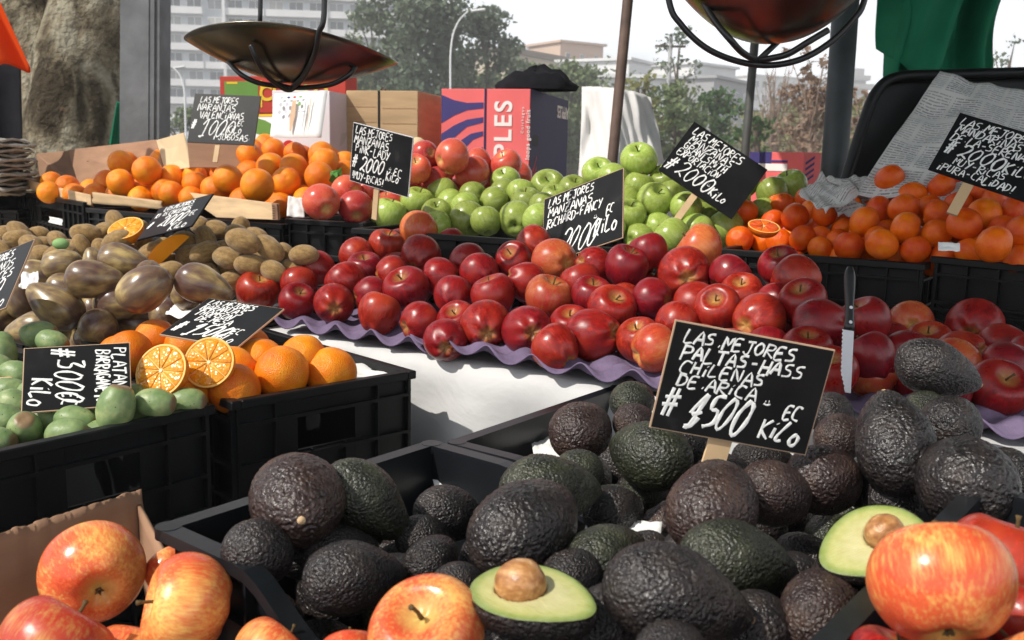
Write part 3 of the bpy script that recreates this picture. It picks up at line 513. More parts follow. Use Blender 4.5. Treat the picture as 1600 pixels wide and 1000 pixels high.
def white_box():
    r, fl, fr, wl, wr = carton('fruit_carton', 'white fruit box printed with apples behind the hanging white poster', 425, 515, 560, 142, 2.95, 2.98, 3.25, .5, 'white_card')
    g = MB(); fr.rect(g, .001, wr, 0, .5, .0006); part(g, 'side_panel', 'violet_card', r)
    g = MB(); fl.disc(g, wl*.28, .172, .021, .0012); part(g, 'apple_print', 'logo_red', r); g = MB(); fl.disc(g, wl*.31, .215, .013, .0012); part(g, 'ring_print', 'green_print', r); g = MB(); fl.disc(g, wl*.31, .215, .009, .0018); part(g, 'ring_print', 'white_card', r)
    for k in range(2): g = MB(); fl.rect(g, wl*(.12+.05*k), wl*(.13+.05*k), .17, .20, .0012); part(g, 'text_print', 'logo_grey', r)
    g = MB(); fr.disc(g, wr*.62, .062, .021, .001); fr.disc(g, wr*.65, .105, .024, .001); fr.poly(g, [(wr*.35, .125), (wr*.6, .12), (wr*.45, .155), (wr*.3, .168)], .001); fr.rect(g, wr*.75, wr*.79, .0, .04, .001); part(g, 'fruit_print', 'logo_grey', r)
    g = MB(); fr.disc(g, wr*.66, .06, .014, .0016); part(g, 'apple_print', 'logo_red', r)
    for k in range(3): g = MB(); fl.rect(g, wl*(.68+.07*k), wl*(.73+.07*k), .19, .20, .0014); part(g, 'text_print', ('logo_red', 'logo_grey', 'logo_red')[k], r)
white_box()
def poster():
    c = [px(429, 146, 2.83), px(512, 141, 2.84), px(502, 215, 2.74), px(422, 214, 2.74)]
    o = sheet('poster', c, 8, 8, 'white_paper', .006, .001, 2, 3); tag(o, 'white paper sheet with a printed chart hanging in front of the white fruit box', 'poster')
    ux = (c[1]-c[0]); uz = (c[3]-c[0]); n_ = uz.cross(ux).normalized(); n_ = n_ if n_.y < 0 else -n_; fc = Face(c[0], ux, uz, n_)
    for k, (u, v, m_) in enumerate(((.16, .17, 'logo_grey'), (.29, .17, 'navy'), (.40, .17, 'logo_red'), (.51, .17, 'green_print'), (.15, .33, 'logo_grey'), (.27, .33, 'violet_card'), (.14, .5, 'logo_grey'), (.26, .5, 'violet_card'), (.5, .33, 'green_print'))):
        g = MB(); fc.poly(g, [(u+.03*math.cos(q), v+(.025 if v < .2 else .05)*math.sin(q)) for q in [2*math.pi*i/12 for i in range(12)]], .009); part(g, 'print_mark', m_, o)
    for a, b, wd, m_ in (((.40, .25), (.37, .95), .055, 'tan_print'), ((.62, .3), (.58, .97), .022, 'logo_grey'), ((.71, .22), (.66, .97), .016, 'tan_print'), ((.33, .6), (.32, .95), .012, 'logo_grey')):
        g = MB(); fc.band(g, [(a[0]-wd*.6, a[1]), ((a[0]+b[0])/2-wd+.01, (a[1]+b[1])/2), (b[0]-wd*.3, b[1])], [(a[0]+wd*.6, a[1]), ((a[0]+b[0])/2+wd, (a[1]+b[1])/2), (b[0]+wd*.3, b[1])], .0095); part(g, 'figure_print', m_, o)
    g = MB(); g.tube([fc.p(.46, .5, .01), fc.p(.54, .54, .011), fc.p(.62, .52, .01)], .0012, 5); part(g, 'line_print', 'logo_grey', o)
poster()
def red_box():
    r, fl, fr, wl, wr = carton('fruit_carton', 'low red and yellow fruit box with a green print behind the scale pan', 343, 540, 558, 118, 3.35, 3.5, 3.6, .13, 'box_red')
    g = MB(); fl.rect(g, .02, .16, .018, .105, .001); part(g, 'green_print', 'box_green', r); g = MB(); fl.rect(g, .03, .075, .02, .027, .0016); fl.rect(g, .17, .176, .015, .11, .0016); part(g, 'yellow_print', 'box_yellow', r)
    zz = Vector((0, 0, 1)); ftext('CHELLO', .075, 'box_yellow', r, fl.p(.165, .085, .002), fl.ux, zz, bold=.002); ftext('LOL', .05, 'box_yellow', r, fl.p(.245, .128, .002), fl.ux, zz, bold=.001)
    g = MB(); fl.disc(g, .33, .03, .03, .0022); part(g, 'leaf_print', 'green_print', r); g = MB(); fl.disc(g, .335, .028, .012, .003); part(g, 'apple_print', 'logo_red', r)
    r, fl, fr, wl, wr = carton('fruit_carton', 'white and green fruit box below the red one, beside the white poster', 398, 432, 440, 178, 3.05, 3.12, 3.2, .4, 'white_card')
    g = MB(); fl.band(g, [(0, .01), (wl*.5, .02), (wl, .04)], [(0, .06), (wl*.5, .07), (wl, .07)], .001); fl.disc(g, wl*.3, .09, .02, .0012); part(g, 'leaf_print', 'box_green', r); g = MB(); fl.rect(g, 0, wl, 0, .008, .0014); part(g, 'yellow_print', 'box_yellow', r); g = MB(); fl.disc(g, wl*.75, .085, .016, .0016); part(g, 'apple_print', 'logo_red', r)
red_box()
def right_box():
    r, fl, fr, wl, wr = carton('apple_carton', 'coral and navy apple box behind the last green apples left of the dark pole', 1172, 1257, 1284, 238, 2.9, 3.1, 3.25, .3, 'coral')
    g = MB(); fl.rect(g, 0, wl*.42, .0, .045, .001); fl.rect(g, wl*.15, wl*.72, .025, .032, .0014); part(g, 'stripe_print', 'navy', r); g = MB(); fl.rect(g, wl*.1, wl*.72, .036, .058, .0016); part(g, 'label', 'print_white', r)
    for k in range(4): g = MB(); fr.band(g, [(wr*.1, .03+.018*k), (wr*.6, .01+.018*k)], [(wr*.1, .038+.018*k), (wr*.6, .018+.018*k)], .0012); part(g, 'stripe_print', 'navy', r)
right_box()
def sack():
    d = 2.72
    def fn(u, v, p, n_): return p+Vector((.0, -.07*mnoise.noise(Vector((u*4.5+v*.9, v*1.1, 3)))*(.5+v)-.035*mnoise.noise(Vector((u*11-v*2, v*2, 8)))-.12*math.sin(math.pi*min(1, u*1.05))*(1-.4*v), .0))
    tag(sheet('sack_cloth', [px(909, 136, d+.12), px(1018, 152, d+.1), px(1048, 300, d), px(903, 300, d)], 50, 22, 'sack_cloth', thick=.003, fn=fn), 'off white cloth draped beside the navy box side behind the rusty pole', 'cloth')
    g = MB(); n = 24
    for j in range(9):
        for i in range(n):
            q = 2*math.pi*i/n; t_ = j/8*math.pi*.5; r = math.cos(t_)*(1+.22*mnoise.noise(Vector((math.cos(q)*2, math.sin(q)*2, t_*3)))); g.v.append((.13*r*math.cos(q), .09*r*math.sin(q), .066*math.sin(t_)*(1+.5*mnoise.noise(Vector((math.cos(q)*2.5, t_*3, math.sin(q)*2.5))))))
    for j in range(8):
        for i in range(n): g.f.append((j*n+i, j*n+(i+1) % n, (j+1)*n+(i+1) % n, (j+1)*n+i)); g.m.append(0)
    p = px(838, 141, 3.1); tag(g.build('black_bag', M['black_cloth'], smooth=True, loc=p), 'rounded black bag lying on top of the coral and navy apple box', 'bag')
sack()

def haze():
    g = MB(); g.box(-300, 300, -20, 345, -1, 75)
    t = NT('haze'); t.t.nodes.remove(t.b); v = t.n('VolumePrincipled', Color=(1, 1, 1), Density=.0024, Anisotropy=.0); t.l(v.outputs[0], t.out.inputs['Volume']); tag(g.build('haze', t.mat), kind='stuff')
haze()
# ================================================================ the stall: cloth table, crates, trays
def market_table():
    root = thing('cloth_table', 'long table covered in white cloth under the red apples', 'table', tuple(ST(.6, .5, 0))); off = -Vector(root.location)
    g = MB(); u0, u1, D, zt = -.35, 2.2, 1.05, TZ-.004; nu, n1, n2 = 150, 30, 44
    for j in range(n1+n2+1):
        for i in range(nu+1):
            u = u0+(u1-u0)*i/nu
            if j <= n1: v = D*(1-j/n1); dz = 0; p = ST(u, v, zt+.0035*mnoise.noise(Vector((u*6, v*6, 0)))+.003*mnoise.noise(Vector((u*2, v*14, 2))))
            else:
                t_ = (j-n1)/n2; dn = .62*t_; s = min(1, dn/.03); b = -.012*math.sin(s*math.pi/2)
                wr = (.022*mnoise.noise(Vector((u*8+dn*1.2, dn*1.6, 4)))+.010*mnoise.noise(Vector((u*9+dn*3, dn*2.5, 9)))+.004*abs(mnoise.noise(Vector((u*5-dn*7, dn*9+u*3, 1)))))*min(1, dn*14)
                p = ST(u, b+wr-.01*t_, zt-dn)
            g.v.append(tuple(p+off))
    R = nu+1
    for j in range(n1+n2):
        for i in range(nu): g.f.append((j*R+i, j*R+i+1, (j+1)*R+i+1, (j+1)*R+i)); g.m.append(0)
    part(g, 'tablecloth', 'white_cloth', root, smooth=True)
    for (u, v) in ((-.25, .12), (2.1, .12), (-.25, .95), (2.1, .95)): g = MB(); p = ST(u, v, 0)+off; g.box(p.x-.025, p.x+.025, p.y-.025, p.y+.025, 0, TZ-.03); part(g, 'leg', 'wood', root)
    root = thing('rear_table', 'plank table at the back carrying the cartons', 'table', (-.2, 3.3, 0)); g = MB(); g.box(-1.7, 1.9, -.5, .5, EYE-.33, EYE-.302); part(g, 'top', 'wood', root)
    for x in (-1.6, 0, 1.8): g = MB(); g.box(x-.03, x+.03, -.4, -.34, 0, EYE-.33); part(g, 'leg', 'wood', root)
market_table()
def crate(name, label, p0, yaw, L, W, H, mat='black_plastic', group='black plastic crates', slot=None, nest=0, cat='crate', slats=True, ends=True):
    """ribbed harvest crate; p0 = front left rim corner, L along its front, W back, rim at p0.z"""
    root = thing(name, label, cat, (p0.x, p0.y, p0.z-H), group, rot=Matrix.Rotation(yaw, 3, 'Z').to_quaternion()); t_ = .004
    g = MB(); e = .011                                        # rim
    g.box(-e, L+e, -e, .004, H-.012, H); g.box(-e, L+e, W-.004, W+e, H-.012, H); g.box(-e, .004, .0041, W-.0041, H-.012, H); g.box(L-.004, L+e, .0041, W-.0041, H-.012, H); part(g, 'rim', mat, root, bevel=.0015)
    def wall(w_, has):
        g = MB(); zs = [H-.022, H-.045, H*.62, H*.34, .03]; hs = (w_*.33, w_*.67)
        y0, y1 = 0, t_; sl0, sl1 = H-.085, H-.035
        if has: g.box(0, hs[0], y0, y1, .0, H-.0125); g.box(hs[1], w_, y0, y1, 0, H-.0125); g.box(hs[0]+.0003, hs[1]-.0003, y0, y1, 0, sl0); g.box(hs[0]+.0003, hs[1]-.0003, y0, y1, sl1, H-.0125)
        else: g.box(0, w_, y0, y1, 0, H-.0125)
        for z in (H-.030 if not has else H-.0345, H-.090, H*.5, .006):
            g.box(0, w_, y0-.009, y0-.0002, z-.0022, z+.0022)
        n = max(4, int(w_/.048))
        for i in range(n+1):
            x = w_*i/n; zt = sl0 if (has and hs[0]+.002 < x < hs[1]-.002) else H-.0127
            g.box(x-.0016, x+.0016, y0-.0075, y0-.0004, .0, zt)
        if slats:
            for i in range(n):
                xa = w_*i/n; s = 1 if i % 2 else -1
                for k in range(4):
                    zc = .02+(H*.5-.03)*(k+.5)/4; a = Vector((w_/n*.42, 0, s*.011)); g.obox((xa+w_/n/2, y0-.003, zc), a, (0, .0024, 0), (0, 0, .0016))
        return g
    def place(g, M_): g.v = [tuple(M_ @ Vector(v)) for v in g.v]; part(g, 'side_panel', mat, root)
    sf, ss = (slot or (False, False))
    place(wall(L, sf), Matrix.Identity(4)); place(wall(L, sf), Matrix.Translation((L, W, 0)) @ Matrix.Rotation(math.pi, 4, 'Z'))
    place(wall(W, ss), Matrix.Translation((0, W, 0)) @ Matrix.Rotation(-math.pi/2, 4, 'Z')); place(wall(W, ss), Matrix.Translation((L, 0, 0)) @ Matrix.Rotation(math.pi/2, 4, 'Z'))
    g = MB(); g.box(.0045, L-.0045, .0045, W-.0045, .002, .006); part(g, 'base', mat, root)
    return root
def tray(label, p0, yaw, L, W, H=.13, dip=.042):
    """shallow avocado tray: tall corners, rim dipping along its two long sides"""
    root = thing('avocado_tray', label, 'tray', (p0.x, p0.y, p0.z-H), 'dark plastic avocado trays', rot=Matrix.Rotation(yaw, 3, 'Z').to_quaternion())
    def side(w_, dips, nm='side_panel'):
        def top(x):
            if not dips: return H
            a, b = w_*.16, w_*.30; y = min(x, w_-x); t_ = min(1, max(0, (y-a)/(b-a))); return H-dip*(t_*t_*(3-2*t_))
        n = 40 if dips else 6; g = MB(); fl = MB()
        def strip(gg, prof):
            b = len(gg.v); m_ = len(prof(0))
            for i in range(n+1): gg.v += [tuple(q) for q in prof(w_*i/n)]
            for i in range(n):
                for k in range(m_): k2 = (k+1) % m_; gg.f.append((b+i*m_+k, b+(i+1)*m_+k, b+(i+1)*m_+k2, b+i*m_+k2)); gg.m.append(0)
            gg.f += [tuple(b+k for k in range(m_)), tuple(b+n*m_+k for k in range(m_))[::-1]]; gg.m += [0, 0]
        strip(g, lambda x: [(x, 0, 0), (x, .0035, 0), (x, .0035, top(x)-.0031), (x, 0, top(x)-.0031)])
        strip(fl, lambda x: [(x, .0036, top(x)-.003), (x, .0036, top(x)), (x, -.0125, top(x)), (x, -.0135, top(x)-.009), (x, -.0115, top(x)-.009), (x, -.0105, top(x)-.003)])
        strip(g, lambda x: [(x, -.0002, top(x)*.62-.002), (x, -.0095, top(x)*.62-.002), (x, -.0095, top(x)*.62+.001), (x, -.0002, top(x)*.62+.001)])
        for i in range(1, int(w_/.052)+1):
            x = i*.052
            if x < w_-.01: g.box(x-.0014, x+.0014, -.009, -.0003, .002, top(x)-.004)
        return g, fl
    for (w_, d_, Mx) in ((L, True, Matrix.Identity(4)), (L, True, Matrix.Translation((L, W, 0)) @ Matrix.Rotation(math.pi, 4, 'Z')), (W, False, Matrix.Translation((0, W, 0)) @ Matrix.Rotation(-math.pi/2, 4, 'Z')), (W, False, Matrix.Translation((L, 0, 0)) @ Matrix.Rotation(math.pi/2, 4, 'Z'))):
        g, fl = side(w_, d_)
        for gg, nm in ((g, 'side_panel'), (fl, 'rim')): gg.v = [tuple(Mx @ Vector(v)) for v in gg.v]; part(gg, nm, 'tray_plastic', root)
    for cx, cy in ((0, 0), (L, 0), (0, W), (L, W)):
        g = MB(); g.tube([(cx+(-.003 if cx == 0 else .003), cy+(-.003 if cy == 0 else .003), H-.009), (cx+(-.003 if cx == 0 else .003), cy+(-.003 if cy == 0 else .003), H+.0004)], .0108, 14)
        part(g, 'corner', 'tray_plastic', root)
    g = MB(); g.box(.004, L-.004, .004, W-.004, .002, .006); part(g, 'base', 'tray_plastic', root)
    return root
Y1 = math.atan2(E1.y, E1.x)
def stack(n, name, label, p0, yaw, L, W, H, **k):
    crate(name, label, p0, yaw, L, W, H, **k); k.pop('slot', None)
    for i in range(1, n): crate(name, ('upper', 'lower')[i-1]+' black crate stacked beneath '+label[label.index('holding')+8:] if 'holding' in label else label, Vector((p0.x, p0.y, p0.z-H*i-.004*i)), yaw, L, W, H-.002, **k)
# front left: oranges crate and prickly pear crate (their end faces look to the right)
RZ = EYE-.312
cO = onz(652, 579, RZ); cT = onz(360, 629, RZ)
yO = math.atan2((cO-cT).y, (cO-cT).x)-math.pi/2; WO = (cO-cT).length-.024; ex = Vector((math.cos(yO), math.sin(yO), 0)); ey = Vector((-ex.y, ex.x, 0)); LO = .50
stack(3, 'black_crate', 'black ribbed crate holding the big loose oranges in front of the white cloth', cT+ey*.012-ex*(LO+.011)+ex*0, yO, LO, WO, .27, slot=(False, True))
cN = onz(-20, 712, RZ); yT = math.atan2((cT-cN).y, (cT-cN).x)-math.pi/2; tx = Vector((math.cos(yT), math.sin(yT), 0)); WT = (cT-cN).length-.03
stack(3, 'black_crate', 'black ribbed crate holding the green prickly pears at the left edge', cN-tx*.56, yT, .545, WT, .27, slot=(False, True))
# pepino and kiwi crates behind them
kz = EYE-.27; kA = onz(20, 560, kz)
pk = ST(-1.0, .02, EYE-.262)
crate('black_crate', 'black crate under the purple striped pepinos', ST(-.98, -.12, EYE-.285), Y1, .93, .40, .20, group='black plastic crates')
crate('black_crate', 'black crate under the kiwis', ST(-.98, .30, EYE-.215), Y1, .93, .45, .22, group='black plastic crates')
# rear row
def crow(label, xa, ya, da, xb, yb, db, W, H, dz=0, n=1, **k):
    a = px(xa, ya, da); b = px(xb, yb, db); z = (a.z+b.z)/2+dz; v = Vector((b.x-a.x, b.y-a.y, 0)); stack(n, 'black_crate', label, Vector((a.x, a.y, z)), math.atan2(v.y, v.x), v.length-.025, W, H, **k); return Vector((a.x, a.y, z)), math.atan2(v.y, v.x), v.length
crow('black crate below the far left wooden orange box, a white paper inside', 32, 296, 3.3, 138, 320, 2.72, .4, .27, slot=(True, False))
crow('black crate below the torn cardboard flap of the orange box', 142, 322, 2.70, 338, 346, 2.36, .4, .27)
crow('black crate below the wooden box front of the oranges', 342, 347, 2.35, 452, 347, 2.24, .4, .25)
crow('black crate holding the pink red apples behind the first sign', 455, 345, 2.25, 580, 345, 2.15, .42, .25)
crow('black crate holding the left green apples', 560, 349, 2.03, 870, 386, 1.80, .42, .17)
crow('black crate holding the right green apples, mostly hidden by red ones', 880, 380, 2.0, 1128, 398, 1.85, .42, .17)
crow('black crate holding the mandarins beside the knife', 1128, 396, 1.86, 1462, 404, 1.64, .42, .155)
crow('black crate holding the mandarins at the right edge', 1468, 406, 1.64, 1760, 422, 1.42, .42, .155)
# avocado trays
T1 = onz(272, 822, EYE-.298); T1b = onz(700, 702, EYE-.298); ty = Vector((T1b-T1)); y1 = math.radians(-38.5)
tray('dark tray of avocados in the middle foreground, its left corner bare', T1, y1, .62, ty.length, .13)
T2 = onz(720, 690, EYE-.318); T2b = onz(1000, 612, EYE-.318); tz2 = T2b-T2; y2 = math.radians(-37)
tray('dark tray of avocados behind the black price sign, against the white cloth', T2, y2, .55, min(.36, tz2.length), .13)
T3 = onz(1245, 832, EYE-.318)
T4 = onz(1290, 1020, EYE-.27); tray('dark tray corner under the big red striped apples at lower right', T4, y1, .5, .36, .12)
tray('dark tray at the right edge behind the striped apples', onz(1400, 850, EYE-.33), y1+.1, .45, .30, .12)
for lb, p, yw, L, W in (('black crate stacked under the middle avocado tray', T1, y1, .56, ty.length), ('black crate stacked under the rear avocado tray', T2, y2, .55, .36)):
    crate('black_crate', lb, p-ZZ*.135, yw, L, W, .27)
# purple pulp trays under the red apples
def pulp_tray(label, u0, u1, v0, v1, z, seed, lift=None, name='pulp_tray'):
    nu, nv = int((u1-u0)/.0055), int((v1-v0)/.0075); g = MB(); L1 = .082; rs = []
    for j in range(nv+1):
        for i in range(nu+1):
            u = u0+(u1-u0)*i/nu; v = v0+(v1-v0)*j/nv
            h = .011*math.cos(2*math.pi*u/L1)*math.cos(2*math.pi*(v-v0)/L1+.0)-.004+.006*mnoise.noise(Vector((u*4, v*4, seed)))
            if j == 0: h += .0
            ed = max(0, 1-(v-v0)/.03); vv = v-.006*ed*math.sin(2*math.pi*u/L1)
            z_ = z+h+.004*ed
            if lift: uu = (u-lift[0])/.10; z_ += lift[1]*math.exp(-uu*uu)*ed
            g.v.append(tuple(ST(u, vv, z_)))
    N = len(g.v); g.v += [(a, b, c-.0022) for a, b, c in g.v]; R = nu+1
    for j in range(nv):
        for i in range(nu): q = (j*R+i, j*R+i+1, (j+1)*R+i+1, (j+1)*R+i); g.f.append(q); g.f.append(tuple(N+k for k in q[::-1])); g.m += [0, 0]
    for i in range(nu): g.f.append((i, i+1, N+i+1, N+i)); g.m.append(0)
    for j in range(nv): g.f.append((j*R, (j+1)*R, N+(j+1)*R, N+j*R)); g.f.append((j*R+nu, (j+1)*R+nu, N+(j+1)*R+nu, N+j*R+nu)); g.m += [0, 0]
    tag(g.build(name, M['pulp'], smooth=True), label, 'fruit tray', 'purple pulp trays')
pulp_tray('purple moulded pulp tray under the leftmost red apples', .00, .375, -.010, .42, TZ+.020, 1)
pulp_tray('purple moulded pulp tray with a raised corner under the middle red apples', .345, .84, -.022, .42, TZ+.026, 2, (.355, .010))
pulp_tray('purple moulded pulp tray under the knife and the shaded red apples', .80, 1.35, .045, .42, TZ+.021, 3)
# ================================================================ price boards in chalk lettering
G = {'A': [[(0, 1), (.3, 0), (.6, 1)], [(.12, .62), (.5, .6)]], 'B': [[(0, 0), (0, 1)], [(0, 0), (.45, .1), (.42, .4), (0, .48), (.5, .58), (.5, .9), (0, 1)]], 'C': [[(.55, .1), (.2, 0), (0, .4), (.05, .85), (.5, .98)]], 'D': [[(.05, 0), (0, 1)], [(-.05, .02), (.45, .15), (.55, .55), (.35, .9), (0, 1)]],
 'E': [[(.5, .0), (.05, .05), (0, 1), (.5, .95)], [(.03, .5), (.4, .45)]], 'F': [[(.55, 0), (.05, .05), (0, 1)], [(.03, .5), (.42, .45)]], 'G': [[(.55, .1), (.15, .05), (0, .6), (.25, 1), (.52, .85), (.5, .55), (.3, .55)]], 'H': [[(.05, 0), (0, 1)], [(.5, 0), (.48, 1)], [(.03, .5), (.5, .48)]],
 'I': [[(.15, .1), (.12, 1)]], 'J': [[(.1, .05), (.6, 0)], [(.4, .02), (.35, .9), (.15, 1), (0, .8)]], 'K': [[(.05, 0), (0, 1)], [(.55, 0), (.05, .5), (.5, 1)]], 'L': [[(.1, 0), (0, .98), (.5, .92)]], 'M': [[(0, 1), (.08, 0), (.3, .6), (.55, 0), (.62, 1)]], 'N': [[(0, 1), (.05, 0), (.45, .95), (.55, 0)]],
 'O': [[(.3, 0), (.02, .35), (.08, .85), (.32, 1), (.55, .65), (.5, .2), (.28, 0)]], 'P': [[(.05, 0), (0, 1)], [(-.02, .05), (.45, .08), (.48, .4), (.03, .52)]], 'Q': [[(.3, 0), (0, .5), (.3, 1), (.55, .5), (.3, 0)], [(.3, .7), (.6, 1.05)]], 'R': [[(.05, 0), (0, 1)], [(0, .05), (.48, .1), (.42, .42), (.05, .52), (.55, 1)]],
 'S': [[(.5, .05), (.15, .1), (.08, .4), (.45, .55), (.45, .9), (0, .98)]], 'T': [[(-.05, .05), (.6, 0)], [(.3, .03), (.24, 1)]], 'U': [[(.05, 0), (0, .8), (.25, 1), (.5, .8), (.52, 0)]], 'V': [[(0, 0), (.25, 1), (.55, 0)]], 'X': [[(0, 0), (.55, 1)], [(.5, 0), (0, 1)]], 'Y': [[(0, 0), (.28, .48)], [(.58, 0), (.12, 1.05)]], 'Z': [[(0, .05), (.55, 0), (0, .98), (.55, .95)], [(.12, .5), (.45, .5)]],
 '0': [[(.3, 0), (.02, .4), (.06, .9), (.3, 1), (.52, .6), (.5, .15), (.25, .02)]], '1': [[(.0, .35), (.32, 0), (.2, 1), (-.05, 1.02), (.35, .98)]], '2': [[(.02, .2), (.2, 0), (.5, .12), (.42, .45), (0, .95), (.12, .8), (.3, .85), (.55, 1)]], '3': [[(0, .05), (.45, 0), (.2, .42), (.52, .55), (.45, .95), (0, .95)]], '4': [[(.5, .0), (.0, .62), (.55, .55)], [(.5, 0), (.2, .98), (-.02, 1.02), (.3, 1.0), (.48, .72)]], '5': [[(.6, .0), (.18, .05), (.1, .42), (.45, .45), (.48, .82), (0, .98)]],
 '#': [[(.22, .0), (.08, 1)], [(.42, 0), (.28, 1)], [(0, .35), (.55, .28)], [(-.03, .62), (.5, .56)]], '-': [[(.08, .55), (.42, .5)]], '.': [[(.15, .75), (.2, .78)]], '!': [[(.2, 0), (.12, .7)], [(.1, .92), (.12, .96)]], '~': [[(0, .85), (.3, 1), (.7, .85)], [(.1, .6), (.18, .6)], [(.45, .55), (.53, .55)]], '^': [[(0, 0), (.2, .15)], [(.3, 0), (.5, .12)]],
 'i': [[(.12, .42), (.08, 1)], [(.15, .15), (.18, .18)]], 'l': [[(.42, -.05), (.0, .7), (.0, 1), (.3, .95)]], 'o': [[(.25, .45), (.0, .7), (.1, 1), (.35, .95), (.42, .6), (.2, .45)]], 'm': [[(0, 1), (.08, .4), (.25, .9), (.4, .4), (.5, 1)]], ' ': []}
def fitpose(corners, d, asp, lean, lmax=2):
    """board rectangle whose corners project on the four seen corners: returns centre, ux, uz(down), W, H"""
    pts = np.array(corners, float); K = np.array([[RI.x, RI.y, RI.z], [UP.x, UP.y, UP.z], [FW.x, FW.y, FW.z]])
    c = pts.mean(0); ang = math.atan2(pts[1][1]-pts[0][1]+pts[2][1]-pts[3][1], pts[1][0]-pts[0][0]+pts[2][0]-pts[3][0]); P0 = np.array(px(c[0], c[1], d))
    wpx = np.linalg.norm(pts[1]-pts[0]); hpx = np.linalg.norm(pts[3]-pts[0]); best = None
    def rot(rv):
        th = np.linalg.norm(rv)+1e-12; k = rv/th; Kx = np.array([[0, -k[2], k[1]], [k[2], 0, -k[0]], [-k[1], k[0], 0]]); return np.eye(3)+math.sin(th)*Kx+(1-math.cos(th))*Kx@Kx
    ux0 = math.cos(ang)*np.array(RI)-math.sin(ang)*np.array(UP); uz0 = -math.sin(ang)*np.array(RI)-math.cos(ang)*np.array(UP); fw = np.array(FW)
    for ta in (-.9, -.4, 0, .4, .9):
        for tb in (-.9, -.4, 0, .4, .9):
            x0 = np.array([0, 0, 0, 0, 0, math.log(wpx*d/F), math.log(hpx*d/F)]); A0 = np.stack([ux0, uz0, fw], 1); B0 = A0 @ rot(np.array([ta, tb, 0.]))
            def res(x):
                B = B0 @ rot(x[:3]); W, H = np.exp(x[5]), np.exp(x[6]); P = P0+x[3]*np.array(RI)+x[4]*np.array(UP); r = []
                for (a, b), q in zip(((-.5, -.5), (.5, -.5), (.5, .5), (-.5, .5)), pts):
                    X = K@(P+B[:, 0]*a*W+B[:, 1]*b*H-np.array(C0)); r += [800+F*X[0]/X[2]-q[0], 500-F*X[1]/X[2]-q[1]]
                r.append((x[5]-x[6]-math.log(asp))*25); n_ = np.cross(B[:, 0], B[:, 1]); n_ = n_ if n_@fw < 0 else -n_
                r.append(4*min(0, n_[2]-lean)); r.append(60*max(0, n_[2]-lmax)); r.append(2.0*min(0, abs(n_@fw)-.5)*10); return np.array(r)
            x = x0
            for it in range(18):
                r = res(x); J = np.stack([(res(x+np.eye(7)[k]*1e-5)-r)/1e-5 for k in range(7)], 1); x = x-np.linalg.solve(J.T@J+1e-3*np.eye(7), J.T@r)*.8
            r = res(x); e = (r**2).sum()
            if np.isfinite(e) and (best is None or e < best[0]): B = B0@rot(x[:3]); best = (e, Vector(P0+x[3]*np.array(RI)+x[4]*np.array(UP)), Vector(B[:, 0]), Vector(B[:, 1]), math.exp(x[5]), math.exp(x[6]))
    return best
def sign(label, corners, d, lines, asp=1.38, lean=.1, stake=None, seed=0, bold=1.0, frame='board_edge', lmax=2):
    e, c, ux, uz, W, H = fitpose(corners, d, asp, lean, lmax); n_ = ux.cross(uz)
    if n_.dot(FW) > 0: n_ = -n_
    if DEBUG: print('SIGN', label[:30], 'err %.1f W %.3f H %.3f n=(%.2f %.2f %.2f)' % (e, W, H, *n_))
    R = Matrix((ux, -uz, n_)).transposed() if ux.cross(-uz).dot(n_) > 0 else Matrix((ux, uz, n_)).transposed()
    root = thing('price_board', label, 'price sign', tuple(c), 'black price boards', rot=R.to_quaternion()); th = .0016
    g = MB(); g.box(-W/2, W/2, -H/2, H/2, -th, th, 0); g.box(-W/2-.0012, W/2+.0012, -H/2-.0012, H/2+.0012, -th*.9, th*.6, 1); g.v = g.v; 
    part(g, 'board', [M['slate'], M[frame]], root)
    rg = random.Random(seed); tb = MB()
    for (txt, u, v, h, ws, sl, rise) in lines:          # u, v of the text's top left (fractions), h = letter height fraction
        x = u*W; hh = h*H; est = sum((.30 if ch in ' .iI!' else .62)+.10 for ch in txt)*hh*ws*1.12; av = (.965-u)*W-sl*hh*.6
        if est > av: ws = ws*av/est
        for ch in txt:
            gl = G.get(ch, G.get(ch.upper(), [])); cw = (.30 if ch in ' .iI!' else .62)*hh*ws; jy = rg.uniform(-.05, .05)*hh; js = 1+rg.uniform(-.1, .1); jr = rg.uniform(-.06, .06)
            for st in gl:
                pts = []
                for (a, b) in st: xx = x+(a*ws*1.12*js+(1-b)*sl+b*jr)*hh; yy = v*H+rise*(xx/W-u)*H+jy+b*hh*js; pts.append((-W/2+xx, H/2-yy, th+.0002))
                pts = spline(pts, 3) if len(pts) > 2 else [Vector(p) for p in pts]
                w_ = min(.00165, .0004+hh*.040)*bold*rg.uniform(.85, 1.2)*(1.0 if hh < .03 else .95)
                b0 = len(tb.v); tb.tube(pts, [w_*(1+.25*math.sin(i*1.7+rg.random())) for i in range(len(pts))], 6)
                for k in range(b0, len(tb.v)): a_, b_, c_ = tb.v[k]; tb.v[k] = (a_, b_, th+(c_-th)*.22)
            x += (cw+.10*hh*ws)*1.12
    part(tb, 'chalk_lettering', 'chalk', root)
    if stake:
        (u, ln, wd, tilt) = stake; g = MB(); a = Vector(((u-.5)*W, -H/2+H*.3, -th-.0024)); b = a+Vector((math.tan(tilt)*(ln+H*.3), -(ln+H*.3), 0)); ax = (b-a)/2; g.obox((a+b)/2, (wd/2, 0, 0), ax, (0, 0, .0022)); part(g, 'stake', 'wood', root)
        g = MB(); g.tube([a+Vector((0, -H*.12, .004)), a+Vector((0, -H*.12, .0052))], .0016, 8); part(g, 'nail', 'chalk', root)
    return root
DEBUG = False
